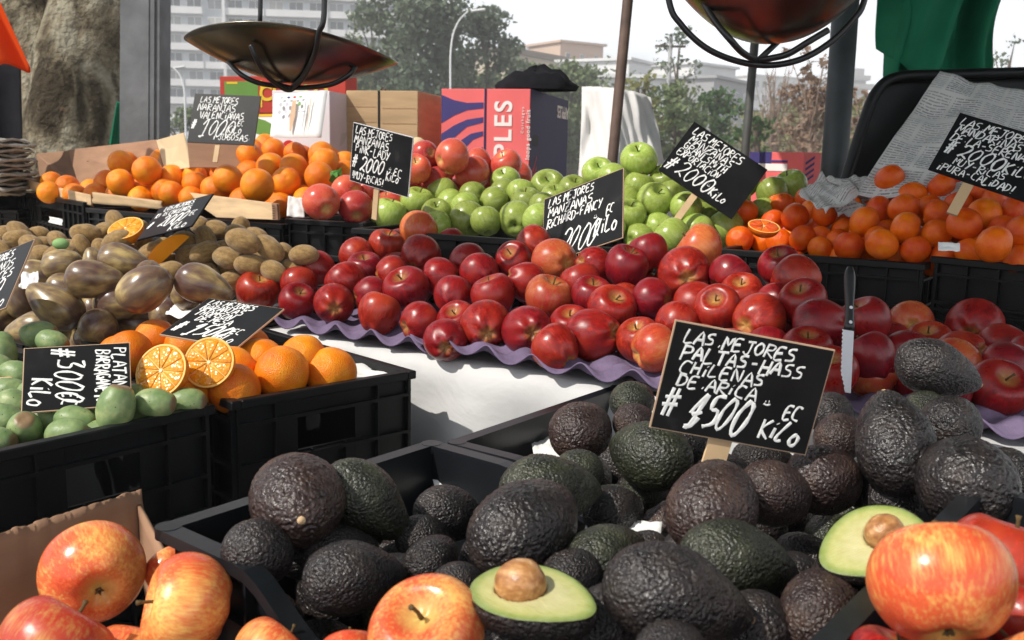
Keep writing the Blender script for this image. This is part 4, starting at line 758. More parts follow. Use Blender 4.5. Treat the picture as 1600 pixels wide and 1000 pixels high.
sign('big black price board with 4500 in chalk on a wooden stake among the avocados', [(1060, 505), (1300, 545), (1259, 711), (1013, 663)], .86,
     [('LAS.MEJORES', .07, .05, .12, 1.02, .15, -.0), ('PALTAS-HASS', .075, .19, .13, 1.0, .15, -.0), ('CHiLENAS', .09, .33, .12, 1.08, .15, 0), ('DE.ARiCA', .09, .465, .12, 1.1, .15, 0), ('#', .03, .60, .25, .85, .1, 0), ('4500', .20, .60, .34, .52, .2, -.02), ('~', .66, .53, .08, 1.0, 0, 0), ('EC', .80, .57, .13, .75, .15, 0), ('Kilo', .67, .74, .19, .85, .15, -.02)], stake=(.47, .055, .021, -.04), seed=1, bold=1.1, lmax=.22)
sign('grey black price board with 2000 standing among the red apples, catching the light', [(852, 312), (974, 264), (973, 371), (847, 414)], 1.76,
     [('LAS MEJORES', .06, .03, .12, .80, .15, 0), ('MANZANAS', .06, .19, .13, .95, .15, 0), ('RiCHARD-FANCY', .05, .35, .13, .74, .15, -.03), ('~', .66, .50, .08, .8, 0, 0), ('EC', .80, .46, .14, .6, .2, 0), ('#', .04, .70, .22, .75, .2, 0), ('2000', .22, .60, .32, .62, .4, 0), ('KiLo', .66, .62, .22, .62, .2, 0)], stake=(.5, .13, .015, 0), seed=2)
sign('black price board with a pale edge and 2000 on a stake beside the pink apples', [(553, 191), (646, 216), (637, 307), (548, 282)], 2.0,
     [('LAS.MEJORES', .05, .03, .13, .78, .1, .0), ('MANZANAS', .04, .19, .14, .9, .1, 0), ('PiNK-LADY', .06, .34, .14, .85, .1, 0), ('#', .03, .52, .22, .75, .1, 0), ('2000', .17, .52, .24, .72, .2, 0), ('~', .66, .56, .07, .8, 0, 0), ('EC', .75, .58, .13, .8, .1, 0), ('KiLo', .62, .66, .16, .7, .1, 0), ('!MUY-RiCAS!', .03, .82, .13, .75, .1, .0)], stake=(.45, .07, .014, 0), seed=3, frame='white_card')
sign('black price board with 1000 propped up behind the rear oranges', [(306, 147), (407, 151), (397, 227), (293, 222)], 2.5,
     [('LAS MEJORES', .10, .05, .13, .72, .1, 0), ('NARANJAS', .08, .20, .14, .88, .1, 0), ('VALENCiANAS', .12, .36, .14, .78, .1, 0), ('#', .02, .52, .2, .75, .1, 0), ('1000', .15, .52, .33, .65, .3, 0), ('EC', .72, .52, .11, .7, .1, 0), ('KiLo', .58, .62, .15, .7, .1, 0), ('i JUGOSAS.', .38, .80, .13, .85, .1, 0)], stake=(.45, .05, .013, 0), seed=4, frame='slate')
sign('black price board lying tilted on the kiwis by the cut orange', [(250, 325), (333, 305), (300, 352), (215, 377)], 1.88,
     [('LOS MEJORES', .15, .04, .13, .7, .1, 0), ('KIWIS CHiLENOS', .06, .22, .14, .66, .1, 0), ('#', .04, .5, .2, .75, .2, 0), ('2000', .25, .42, .3, .7, .3, 0), ('EC', .8, .45, .14, .6, .1, 0), ('KiLo', .55, .74, .2, .8, .1, 0)], seed=5, lean=.3, frame='slate')
sign('black price board with chalk lettering cut off by the left edge', [(-42, 412), (53, 378), (10, 478), (-90, 520)], 1.5,
     [('LOS MEJORES', .12, .04, .12, .8, .1, 0), ('PEPiNOS', .30, .2, .13, 1.0, .1, 0), ('DULCES', .4, .36, .13, 1.0, .1, 0), ('#2500', .15, .5, .26, .8, .2, 0), ('KiLo', .62, .77, .17, .9, .1, 0)], seed=6, lean=.2)
sign('black price board turned sideways on the green prickly pears', [(199, 537), (206, 632), (33, 645), (41, 546)], 1.15,
     [('PLATANOS', .07, .03, .13, 1.05, .05, 0), ('BARRAGANETO', .10, .19, .14, .83, .05, 0), ('#', .02, .53, .24, .75, .1, 0), ('3000', .20, .44, .28, .72, .15, 0), ('EC', .76, .50, .14, .7, .1, 0), ('KiLo', .50, .74, .19, 1.0, .1, 0)], asp=.72, seed=7, lean=.3)
sign('black price board with 1500 leaning over the cut oranges', [(326, 468), (443, 483), (370, 544), (252, 522)], 1.40,
     [('LAS.MEJORES', .08, .03, .12, .85, .15, 0), ('NARANJAS', .07, .17, .13, .95, .15, 0), ('THOMSON', .08, .31, .13, .95, .15, 0), ('DE.MESA', .18, .45, .13, .95, .15, 0), ('#', .05, .62, .24, .75, .2, 0), ('1500', .24, .60, .30, .68, .4, 0), ('~', .6, .60, .07, .9, 0, 0), ('EC', .76, .62, .13, .8, .1, 0), ('KiLo', .62, .78, .16, .85, .15, 0)], seed=8, lean=.3, bold=1.15)
sign('shaded black price board tilted like a diamond behind the green apples', [(1085, 191), (1198, 266), (1143, 341), (1030, 266)], 2.0,
     [('LAS.MEJORES', .06, .04, .14, .78, .1, 0), ('MANZANAS', .08, .19, .14, .9, .1, 0), ('GRANI SMiTH', .06, .34, .13, .8, .1, 0), ('EXPORTACiON', .04, .48, .12, .78, .1, 0), ('#', .02, .66, .24, .75, .2, 0), ('2000', .16, .64, .26, .75, .2, 0), ('~', .55, .7, .07, .8, 0, 0), ('KiLo', .62, .74, .16, .7, .1, 0)], stake=(.5, .07, .014, 0), seed=9, frame='slate')
sign('shaded black price board on a stake above the mandarins at the right edge', [(1503, 180), (1650, 221), (1605, 318), (1450, 262)], 1.5,
     [('LAS.MEJORES', .05, .05, .13, .88, .15, 0), ('MANDARiNAS', .05, .19, .13, .88, .15, 0), ('DE.LA-SERENA', .04, .33, .13, .82, .15, 0), ('#', .04, .47, .2, .75, .1, 0), ('2000', .18, .47, .22, .85, .2, 0), ('KiLo', .66, .52, .17, .8, .1, 0), ('MUY-RiCAS', .18, .70, .12, .85, .1, 0), ('iPURA-CALiDAD!', .07, .84, .12, .82, .1, 0)], stake=(.42, .06, .016, 0), seed=10, frame='slate')
# ================================================================ fruit
def solid(name, prof, mat, nseg=40, nring=28, lobes=None, disp=None, color_edge=False):
    """prof(t) -> (rho, z) for t in 0..pi; +z is the stem or narrow end"""
    g = MB(); mats = M[mat] if isinstance(mat, str) else mat
    for j in range(nring+1):
        t_ = math.pi*j/nring; rho, z = prof(t_)
        for k in range(nseg):
            q = 2*math.pi*k/nseg; r_, z_ = rho, z
            if lobes: r_, z_ = lobes(t_, q, rho, z)
            p = Vector((r_*math.cos(q), r_*math.sin(q), z_))
            if disp: p = p+p.normalized()*disp(p) if p.length > 1e-4 else p
            g.v.append(tuple(p))
    for j in range(nring):
        for k in range(nseg): k2 = (k+1) % nseg; g.f.append((j*nseg+k, (j+1)*nseg+k, (j+1)*nseg+k2, j*nseg+k2)); g.m.append(0)
    me = bpy.data.meshes.new(name); me.from_pydata(g.v, [], g.f); me.materials.append(mats); bm = bmesh.new(); bm.from_mesh(me); bmesh.ops.remove_doubles(bm, verts=bm.verts, dist=1e-5); bmesh.ops.recalc_face_normals(bm, faces=bm.faces); bm.to_mesh(me); bm.free()
    me.polygons.foreach_set('use_smooth', [True]*len(me.polygons)); me.update(); return me
def apple_prof(h=.9, top=.36, tw=.34, bot=.22, bw=.26, cone=.08):
    def f(t_):
        rho = max(0, math.sin(t_))**.92*(1+cone*math.cos(t_)); z = h*math.cos(t_)-top*math.exp(-(t_/tw)**2)+bot*math.exp(-((math.pi-t_)/bw)**2); return rho, z
    return f
def lob(a, seed=0, tilt=.05):
    def f(t_, q, rho, z):
        b = max(0, -math.cos(t_))**3; s = math.cos(5*q+seed); tp = max(0, math.cos(t_))**2
        return rho*(1+a*.45*s*b+.02*math.sin(2*q+seed)+.018*s*tp), z-(a*.9*s*b*max(0, math.sin(t_))**.5*(.5+.5*math.sin(t_)))+tilt*rho*math.sin(q+seed)+.012*math.cos(3*q+seed)*tp
    return f
RED = [solid('red_apple', apple_prof(1.0, .38, .34, .24, .24, .12), 'red_apple', lobes=lob(.16, s)) for s in (0, 1.3)]+[solid('red_apple', apple_prof(.9, .36, .36, .2, .26, .07), 'red_apple', lobes=lob(.09, 2.1))]
SCA = [solid('red_apple', apple_prof(.92, .36, .34, .22, .25, .06), 'scarlet_apple', lobes=lob(.08, s)) for s in (.4, 1.9)]
PNK = [solid('pink_apple', apple_prof(.93, .34, .32, .20, .25, .04), 'pink_apple', lobes=lob(.04, s)) for s in (.2, 1.1)]
STR = [solid('striped_apple', apple_prof(.88, .40, .40, .28, .30, .06), 'striped_apple', 72, 52, lobes=lob(.05, s)) for s in (.3, 1.7)]
GRN = [solid('green_apple', apple_prof(.92, .36, .30, .24, .22, .04), 'green_apple', lobes=lob(.05, s)) for s in (.7, 2.3)]
ORA = [solid('orange', lambda t_: (math.sin(t_), .96*math.cos(t_)-.07*math.exp(-(t_/.16)**2)+.05*math.exp(-((math.pi-t_)/.1)**2)), 'orange', 40, 30, disp=lambda p, s=s: .03*mnoise.noise(p*1.5+Vector((s, s, s)))) for s in (1, 5)]
MAN = [solid('mandarin', lambda t_: (max(0, math.sin(t_))**.95, .84*math.cos(t_)-.10*math.exp(-(t_/.22)**2)), 'mandarin', 36, 26, disp=lambda p, s=s: .035*mnoise.noise(p*1.8+Vector((s, s, s)))) for s in (2, 9)]
KIW = [solid('kiwi', lambda t_: (.80*math.sin(t_), 1.24*math.cos(t_)), 'kiwi', 28, 22, disp=lambda p, s=s: .05*mnoise.noise(p*1.4+Vector((s, 0, s)))) for s in (2, 9)]
PEP = [solid('pepino', lambda t_, c=c: (.86*max(0, math.sin(t_))**.9*(1-c*math.cos(t_)), (1.02+c)*math.cos(t_)-.06*math.exp(-(t_/.15)**2)), 'pepino', 44, 32, disp=lambda p, s=s: .05*mnoise.noise(p*1.2+Vector((s, 0, s)))) for s, c in ((2, .12), (7, .32))]
TUN = [solid('prickly_pear', lambda t_: (.80*max(0, math.sin(t_))**.85, 1.12*math.cos(t_)-.12*math.exp(-(t_/.32)**2)), 'prickly_pear', 40, 30, disp=lambda p, s=s: .04*mnoise.noise(p*1.6+Vector((s, 0, s)))+.02*mnoise.noise(p*5)) for s in (2, 9)]
def avodisp(s, a):
    o_ = Vector((s, s*2, 0))
    def f(p):
        q = p*1.0+o_; r = 1-abs(mnoise.noise(q*8.5+Vector((mnoise.noise(q*3), 0, 0))*.8))*2; return a*(.030*r+.022*mnoise.noise(q*13)+.012*mnoise.noise(q*24))+.04*mnoise.noise(q*1.1)
    return f
def avoprof(neck, ln): return lambda t_: (.86*max(0, math.sin(t_))**.94*(1-neck*math.cos(t_)-neck*.25*math.cos(2*t_)), ln*math.cos(t_)+.05)
AVM = {}
for nm, (neck, ln, sd) in dict(round=(.12, 1.13, 1), oval=(.21, 1.35, 4), pear=(.32, 1.53, 8)).items():
    me = solid('avocado', avoprof(neck, ln), 'avocado_black', 120, 96, disp=avodisp(sd, .66)); AVM[nm] = {'k': me}
    for c, mt in (('b', 'avocado_brown'), ('g', 'avocado_green')): m2 = me.copy(); m2.materials[0] = M[mt]; AVM[nm][c] = m2
def stem_mesh():
    g = MB(); g.tube([(0, 0, .48), (.015, 0, .66), (.06, .01, .84), (.09, .02, .92)], [.045, .035, .035, .055], 7); return g.mesh('stem', M['stem_brown'], smooth=True)
STEM = stem_mesh()
def calyx_mesh():
    g = MB()
    for k in range(5):
        q = 2*math.pi*k/5; a = Vector((math.cos(q), math.sin(q), 0)); b = Vector((-a.y, a.x, 0)); z0 = -.66
        g.add([a*.02+b*.05+Vector((0, 0, z0)), a*.02-b*.05+Vector((0, 0, z0)), a*.10+Vector((0, 0, z0-.08)), a*.03+Vector((0, 0, z0-.10))], [(0, 1, 2), (0, 2, 3), (1, 3, 2), (0, 3, 1)])
    return g.mesh('calyx', M['stem_brown'])
CALYX = calyx_mesh()
ORD = 'leftmost second third fourth fifth sixth seventh eighth ninth tenth eleventh twelfth thirteenth fourteenth fifteenth sixteenth seventeenth eighteenth nineteenth twentieth'.split()
def ordn(i, n):
    if n == 1: return 'only'
    if i == 0: return 'leftmost'
    if i == n-1: return 'rightmost'
    return ORD[i] if i < 20 else 'twenty-%s' % ORD[i-20]
def fitdepth(L, S, own=.25, extra=None):
    """depth for every listed fruit: a plane through the pile (1/d linear in the picture), partly the fruit's own size"""
    A = np.array([[1, x/1000, y/1000] for x, y, *_ in L]); D = np.array([q[2] for q in L], float)
    c, *_ = np.linalg.lstsq(A, D, rcond=None)
    for _ in range(3):
        r = D-A@c; w_ = np.where(r < 0, .5, 1.0); c, *_ = np.linalg.lstsq(A*w_[:, None], D*w_, rcond=None)
    Df = (1-own)*(A@c)+own*D; d = S*F/Df; return d, (D*d/F)/2, c
def relax(P, R, it=60, lim=.012, keep=None):
    P0 = P.copy(); C = np.array(C0)
    for _ in range(it):
        dlt = P[:, None]-P[None]; ds = np.linalg.norm(dlt, axis=2)+1e-9; ov = (R[:, None]+R[None])*.975-ds; np.fill_diagonal(ov, 0); ov = np.clip(ov, 0, None); mv = (dlt/ds[..., None]*ov[..., None]*.5*.5).sum(1)
        ray = P-C; ray /= np.linalg.norm(ray, axis=1)[:, None]; al = (mv*ray).sum(1)[:, None]*ray; P = P+al*1.5+(mv-al)*.6
        off = P-P0; al = (off*ray).sum(1)[:, None]*ray; la = off-al; n_ = np.linalg.norm(la, axis=1)[:, None]+1e-9; la *= np.minimum(1, lim/n_); P = P0+al+la
    return P
def qrot(zdir, spin): return Vector(zdir).to_track_quat('Z', 'Y') @ Matrix.Rotation(spin, 3, 'Z').to_quaternion()
def place(meshes, name, p, r, q, label, cat, group, parts=()):
    if len(label.split()) > 16: print('LONG', len(label.split()), label)
    o = bpy.data.objects.new(name, meshes); o.location = p; o.scale = (r, r, r); o.rotation_mode = 'QUATERNION'; o.rotation_quaternion = q; COL.objects.link(o); tag(o, label, cat, group)
    for m_ in parts: c = bpy.data.objects.new(m_.name.split('.')[0], m_); link(c, o)
    return o
def hit(x, y, z0, v0, sv, u0, su):
    r = px(x, y, 1.0)-C0; g0 = TA-C0; k = r.z-sv*r.dot(E2)-su*r.dot(E1); return (z0-sv*v0-su*u0-sv*g0.dot(E2)-su*g0.dot(E1))/k
def pile(L, S, name, cat, group, noun, pick, rows, where, slope=0., own=.25, fill=None, rsc=1.0, up=.5, fillname=None, ell=False, dd=None, lim=.012, plane=None, inside=None):
    """rows: [(ymax, row words)] on y - slope*x; L: (x, y, D, flags)"""
    L = [q if len(q) > 3 else (*q, '') for q in L]; d, R, c = fitdepth(L, S, own); R = R*rsc
    if dd: d = d+dd; R = np.array([q[2] for q in L])*d/F/2
    if plane:
        z0, v0, sv, u0, su = plane; d = np.array([hit(q[0], q[1], z0, v0, sv, u0, su) for q in L]); R = np.clip(np.array([q[2] for q in L])*d/F/2, .84*S/2, 1.32*S/2)
        A_ = np.array([[1, q[0]/1000, q[1]/1000] for q in L]); c, *_ = np.linalg.lstsq(A_, S*F/d, rcond=None)
    P = np.array([px(q[0], q[1], dk) for q, dk in zip(L, d)]); P = relax(P, R*(.9 if ell else 1.0), lim=lim)
    if inside:
        for i in range(len(P)):
            ray = P[i]-np.array(C0); ray /= np.linalg.norm(ray)
            for _ in range(60):
                if (Vector(P[i])-inside[0]).dot(inside[1]) > -R[i]*inside[2]-inside[3]: P[i] = P[i]+ray*.003
                else: break
    dn_ = (P-np.array(C0))@np.array(FW); R = np.maximum(.90*S/2, np.minimum(R*1.14, np.array([q[2] for q in L])*dn_/F/2*1.03))*rsc
    byrow = {}
    for i, q in enumerate(L):
        k = next((j for j, (ym, _) in enumerate(rows) if q[1]-slope*q[0] <= ym), len(rows)-1); byrow.setdefault(k, []).append(i)
    out = [None]*len(L); rg = random.Random(len(L))
    for k, idx in byrow.items():
        idx.sort(key=lambda i: L[i][0])
        for n_, i in enumerate(idx):
            q = L[i]; fl = q[3]; mesh_, adj = pick(fl, i); xr = n_
            toc = (C0-Vector(P[i])).normalized(); rnd = Vector((rg.uniform(-1, 1), rg.uniform(-1, 1), rg.uniform(-1, 1))); parts = ()
            if 'c' in fl: zd = -(toc+Vector((rg.uniform(-.25, .25), 0, rg.uniform(-.45, -.1))))
            elif 's' in fl: zd = toc*.8+Vector((rg.uniform(-.2, .2), 0, .62))
            elif ell:
                a = rg.uniform(-.7, .7) if rg.random() < .7 else rg.uniform(-1.5, 1.5)
                if len(q) > 4: a = math.radians(q[4])
                zd = RI*math.cos(a)-UP*math.sin(a)+FW*rg.uniform(-.5, .5)*(0 if len(q) > 4 else 1)
            elif cat == 'apple' and rg.random() < .32: zd = toc*.55+UP*.8+rnd*.35
            else: zd = RI*rg.uniform(-1.2, 1.2)+UP*rg.uniform(-.2, 1.1)+FW*rg.uniform(.1, .9)
            if cat == 'apple': parts = (STEM,) if 's' in fl else ((CALYX,) if 'c' in fl else (STEM,))
            txt = '%s%s, %s in the %s %s' % (adj, noun, ordn(n_, len(idx)), rows[k][1], where)
            if 'c' in fl and cat == 'apple': txt = '%s%s, blossom end showing, %s in the %s %s' % (adj, noun, ordn(n_, len(idx)), rows[k][1], where)
            out[i] = place(mesh_, name, Vector(P[i]), float(R[i]), qrot(zd, rg.uniform(0, 6.28)), txt, cat, group, parts)
    if fill:                                            # buried fruit that carries the visible ones
        rm = float(np.median(R)); xs = np.array([q[0] for q in L]); ys = np.array([q[1] for q in L]); PP = list(P); RR = list(R); step = rm*2*F/float(np.median(d))*.86; y = ys.min()+step*.3; cnt = 0; row = 0
        while y < ys.max()+step*fill.get('below', .6):
            x = xs.min()+(step/2 if row % 2 else 0)
            while x < xs.max()+1:
                dn = np.hypot(xs-x, (ys-y)*1.2)
                if dn.min() < step*.95 and ((np.abs(xs-x) < step*.8) & (ys < y+2)).any() and ((xs < x+step*.3).any() and (xs > x-step*.3).any()):
                    Df = c[0]+c[1]*x/1000+c[2]*y/1000; dk = S*F/max(Df, 8); xx = x+rg.uniform(-.15, .15)*step; yy = y+rg.uniform(-.15, .15)*step
                    p = np.array(px(xx, yy, dk+rm*1.9)); rr_ = rm*rg.uniform(.9, 1.0)
                    for _ in range(14):
                        A_ = np.array(PP); dl = p-A_; ds = np.linalg.norm(dl, axis=1)+1e-9; ov = np.clip((np.array(RR)+rr_)*.97-ds, 0, None)
                        if ov.max() < 1e-4: break
                        p = p+(dl/ds[:, None]*ov[:, None]).sum(0)*.5+np.array(FW)*.0012
                    fl_ok = fill.get('test', lambda p: True)(p)
                    if fl_ok: place(pick('', rg.randrange(99))[0], name, Vector(p), rr_, qrot(Vector((rg.uniform(-1, 1), rg.uniform(-1, 1), rg.uniform(-.3, 1))), rg.uniform(0, 6)), fillname or ('%s mostly hidden deep in its pile under the others' % noun), cat, group); PP.append(p); RR.append(rr_)
                x += step
            y += step*.87; row += 1
    return out
def stallv(p): q = Vector(p)-TA; return q.dot(E2), q.dot(E1)
redL = [(403,455,66),(499,420,50,'d'),(467,443,56,'d'),(464,472,56),(522,475,62,'c'),(547,436,63,'d'),(565,425,56),(560,398,40,'d'),(601,383,54,'d'),(654,360,59,'o'),(657,399,61,'d'),(612,428,50),(633,452,70),(592,490,66),(662,504,66),(686,433,50),(708,462,60),(731,408,52,'c'),(750,426,58),(772,462,68),(803,406,56,'d'),(716,505,50),(748,509,76,'cd'),(585,460,48,'d'),
 (867,408,70,'o'),(835,382,46,'d'),(861,464,76,'o'),(820,440,50),(828,516,76,'c'),(925,461,52),(905,445,42),(958,482,74,'d'),(933,416,42,'d'),(973,416,68),(1011,396,58,'d'),(1015,468,66),(1092,388,74,'o'),(1071,427,80,'cd'),(1142,435,66,'d'),(1100,478,70,'d'),(1120,485,72,'s'),(1177,500,84,'d'),(1172,463,58,'d'),(921,530,82,'d'),(893,512,54),(988,528,56),(1020,540,76,'o'),(1045,512,56),(880,540,50,'d'),(700,530,40,'d'),
 (1220,418,60,'d'),(1238,438,72),(1242,478,72,'d'),(1212,470,62,'d'),(1290,505,86),(1338,503,74,'d'),(1300,572,80,'d'),(1350,560,62,'d'),(1250,545,70,'d'),(1200,545,70,'d'),(1150,550,70,'d'),(1100,545,70)]
def pickred(f, i): return (SCA[i % 2], 'bright orange red streaked ') if 'o' in f else (RED[i % 3], 'dark crimson ' if 'd' in f else 'glossy red ')
pile(redL, 0.076, 'red_apple', 'apple', 'red apples on the purple trays', 'apple', pickred, [(308, 'top row'), (345, 'upper row'), (385, 'middle row'), (900, 'front row')], 'of the big heap', slope=.12, fill=dict(test=lambda p: stallv(p)[0] < .60 and p[2] > TZ+.045), fillname='dark red apple mostly buried deep in the red heap', plane=(-.262, .06, .38, 0, 0))
redR = [(1422,507,72,'oc'),(1522,510,84,'c'),(1375,585,76,'os'),(1370,530,44,'o'),(1392,540,54,'d'),(1452,538,60,'d'),(1420,552,54,'d'),(1497,555,62,'d'),(1482,567,60,'o'),(1572,545,62),(1568,572,76),(1550,606,92,'d'),(1425,590,70,'d'),(1470,600,76,'d'),(1600,560,80,'d')]
pile(redR, 0.077, 'red_apple', 'apple', 'shaded red apples right of the knife', 'apple', pickred, [(535, 'back row'), (572, 'middle row'), (999, 'front row')], 'by the knife', own=.15, fill=dict(test=lambda p: p[2] > TZ+.045), fillname='dark red apple buried in shadow right of the knife', plane=(-.27, .15, .12, 0, 0))
grnL = [(607,335,56),(655,315,52),(688,303,50),(687,333,48),(687,352,46),(734,345,58),(727,322,46),(736,307,44),(766,316,48),(790,283,46),(795,303,46),(768,345,46),(799,343,57,'c'),(851,293,54,'s'),(810,302,46),(822,313,48),(833,343,50),(893,298,48),(868,310,44),(845,325,48),(935,270,50,'s'),(957,278,46),(710,318,46)]
grnR = [(1004,256,56),(998,298,50),(978,330,52),(985,312,46),(1042,304,50),(1027,320,56),(1028,349,50),(1002,367,50),(1068,330,50),(1100,318,46),(1094,335,54),(1054,364,60),(1150,318,60),(1124,355,58),(1030,285,46),(1085,352,52),(1185,330,50),(1228,292,52),(1205,300,48),(960,350,50),(1160,290,46),(1120,300,46),(940,330,50)]
pickg = lambda f, i: (GRN[i % 2], 'shiny green ' if i % 2 else 'pale green ')
pile(grnL, 0.075, 'green_apple', 'apple', 'green apples in the left crate', 'apple', pickg, [(292, 'top row'), (318, 'middle row'), (999, 'front row')], 'left of the grey sign', own=.3, fill=dict(), fillname='green apple buried under the others left of the grey sign', plane=(-.128, .53, .33, 0, 0))
pile(grnR, 0.077, 'green_apple', 'apple', 'green apples in the right crate', 'apple', pickg, [(302, 'top row'), (333, 'middle row'), (999, 'front row')], 'right of the grey sign', own=.3, fill=dict(), fillname='green apple buried under the others right of the grey sign', plane=(-.150, .62, .75, .28, -.6))
pnkL = [(502,316,56,'o'),(549,300,48),(555,321,54),(604,318,50),(577,297,46),(664,247,44),(707,245,54),(738,271,54),(680,280,48),(747,255,44),(790,258,48),(648,268,46),(712,302,44),(768,275,44),(640,290,44),(660,295,44),(810,275,44),(690,262,44),(620,285,44),(600,300,44)]
pile(pnkL, .074, 'pink_apple', 'apple', 'pink red apples behind the green ones', 'apple', lambda f, i: (PNK[i % 2], 'rosy red ' if i % 2 else 'matt pink red '), [(262, 'top row'), (290, 'middle row'), (999, 'front row')], 'of the pink apples by the cartons', own=.25, dd=.06, fill=dict(), fillname='pink red apple buried under the others by the cartons')
oraL = [(81,285,33,'c'),(107,292,36,'s'),(140,297,34),(166,285,38),(193,287,42),(196,255,37),(231,267,44),(253,252,38,'s'),(226,300,38),(245,308,36),(267,277,40),(270,302,40),(283,268,38),(303,289,40),(310,268,38),(301,255,34),(325,250,36),(349,256,42),(361,238,38),(389,245,44),(342,294,44),(353,283,46),(390,270,42),(402,290,52),(423,261,44),(459,262,44),(451,287,44),(499,276,46),(503,259,42),(518,250,38),(503,243,42),(472,245,36),(538,255,38),(540,271,40),(430,238,38),(416,231,36),(404,238,36),(438,322,42),(470,305,40),(512,293,40),(437,245,36),(375,232,34),(445,232,34),(210,272,36),(380,315,44)]
pile(oraL, 0.076, 'orange', 'orange', 'oranges in the rear wooden boxes', 'orange', lambda f, i: (ORA[i % 2], ('bright ', 'pitted ', 'plain ')[i % 3]), [(252, 'top row'), (272, 'second row'), (290, 'third row'), (999, 'front row')], 'of the rear oranges on the left', own=.4, fill=dict(below=.2), fillname='orange buried under the other rear oranges')
manL = [(1163,331,42),(1163,375,42),(1190,377,40),(1225,320,38),(1260,312,38),(1268,330,38),(1242,340,44),(1207,347,40),(1212,377,40),(1255,373,42),(1288,337,42),(1300,315,38),(1332,302,36),(1318,320,40),(1280,352,38),(1290,370,38),(1281,388,40),(1312,358,38),(1310,375,38),(1327,385,46),(1322,342,38),(1343,368,40),(1350,347,48),(1335,325,36),(1348,313,38),(1390,287,46),(1385,302,42),(1373,328,44),(1378,308,38),(1412,326,48),(1416,357,50),(1378,382,50),(1430,390,46,'y'),(1462,365,46),(1463,335,46),(1431,290,44),(1436,305,44),(1463,295,44),(1465,278,40),(1448,318,42),(1496,288,42),(1498,318,44),(1508,353,52,'s'),(1541,334,50,'s'),(1584,330,48),(1556,312,44),(1515,390,46),(1553,382,58),(1596,370,50),(1570,360,48),(1592,395,46),(1530,300,44),(1575,300,44)]
pile(manL, 0.054, 'mandarin', 'mandarin', 'mandarins heaped at the right', 'mandarin', lambda f, i: (MAN[i % 2], ('plump ', 'small ', 'smooth ')[i % 3]), [(306, 'top row'), (328, 'second row'), (352, 'third row'), (372, 'fourth row'), (999, 'front row')], 'of the shaded mandarins', own=.25, fill=dict(below=.2), fillname='mandarin buried under the other mandarins')
kiwL = [(30,362,34),(60,366,30),(90,375,32),(133,368,38),(128,387,38),(180,347,34),(183,378,42),(165,360,32),(138,405,32),(288,376,38),(340,358,34),(325,376,38),(372,366,36),(382,382,46,'',20),(295,400,38),(322,402,40),(356,403,42),(392,410,42),(325,420,38),(262,427,44),(358,440,38),(378,432,36),(288,428,36),(237,397,42,'',-30),(25,378,36),(10,390,36),(48,382,36),(62,398,36),(95,398,42,'',-15),(47,413,34),(65,414,32),(421,392,42,'',40),(410,405,36),(473,401,38,'',0),(425,420,40),(460,418,36),(402,370,32),(200,395,36),(220,380,34),(160,393,36),(110,388,34),(8,365,32),(448,402,36),(345,388,36),(398,432,36),(300,445,36),(170,420,36)]
pile(kiwL, 0.05, 'kiwi', 'kiwi', 'kiwis behind the pepinos', 'kiwi', lambda f, i: (KIW[i % 2], ('fuzzy brown ', 'tan ', 'dull brown ')[i % 3]), [(368, 'back row'), (388, 'second row'), (408, 'third row'), (999, 'front row')], 'of the kiwi heap', own=.2, fill=dict(below=.1), fillname='kiwi buried under the other kiwis', ell=True)
pepL = [(98,413,54,'',-10),(65,430,50,'',10),(153,440,66,'p',0),(194,408,58,'',10),(227,451,78,'',-30),(320,446,66,'',20),(84,476,70,'p',-145),(128,490,50,'',30),(156,508,66,'c'),(215,503,54,'',10),(259,488,56,'c'),(50,515,62,'',170),(30,470,54,'',60),(0,515,50,'',0),(5,440,50,'',0),(110,455,56,'',10),(275,465,50,'',0),(190,475,60,'',0)]
pile(pepL, 0.069, 'pepino_melon', 'pepino melon', 'pepino melons in front of the kiwis', 'pepino melon', lambda f, i: (PEP[1 if 'p' in f else i % 2 if 'c' not in f else 0], ('purple striped ', 'glossy brown ', 'tan and violet ')[i % 3]), [(425, 'back row'), (465, 'middle row'), (999, 'front row')], 'of the pepinos on the left', own=.3, fill=dict(below=.1), fillname='pepino melon buried under the others', ell=True)
tunL = [(62,523,52,'',0),(82,535,46,'',20),(2,550,56,'',80),(3,580,44,'',60),(28,585,44,'',20),(12,612,44,'',0),(25,633,40,'',30),(8,655,48,'',20),(73,655,42,'',0),(38,672,62,'s'),(119,658,54,'',15),(148,641,40,'',0),(237,652,40,'',0),(106,678,48,'',0),(205,622,40,'',0),(150,680,52,'',0),(60,612,46,'',0),(110,618,46,'',0),(160,612,46,'',0),(-5,690,60,'',0),(270,655,44,'',0)]
pile(tunL, .050, 'prickly_pear', 'prickly pear', 'green prickly pears in the left crate', 'prickly pear', lambda f, i: (TUN[i % 2], ('green ', 'pale green ', 'spotted green ')[i % 3]), [(560, 'top row'), (616, 'second row'), (645, 'third row'), (999, 'front row')], 'of the left crate', own=.2, ell=True, plane=(-.322, -.60, .14, 0, 0), inside=(cT, tx, 1.0, .024), fill=dict(below=0, test=lambda p: (Vector(p)-cT).dot(tx) < -.035 and p[2] < RZ-.01))
orfL = [(202,553,72),(248,532,56),(298,606,68),(366,608,76,'c'),(372,577,54),(385,545,54),(402,567,58),(441,583,84),(517,582,78),(300,538,54),(330,535,50),(470,560,60)]
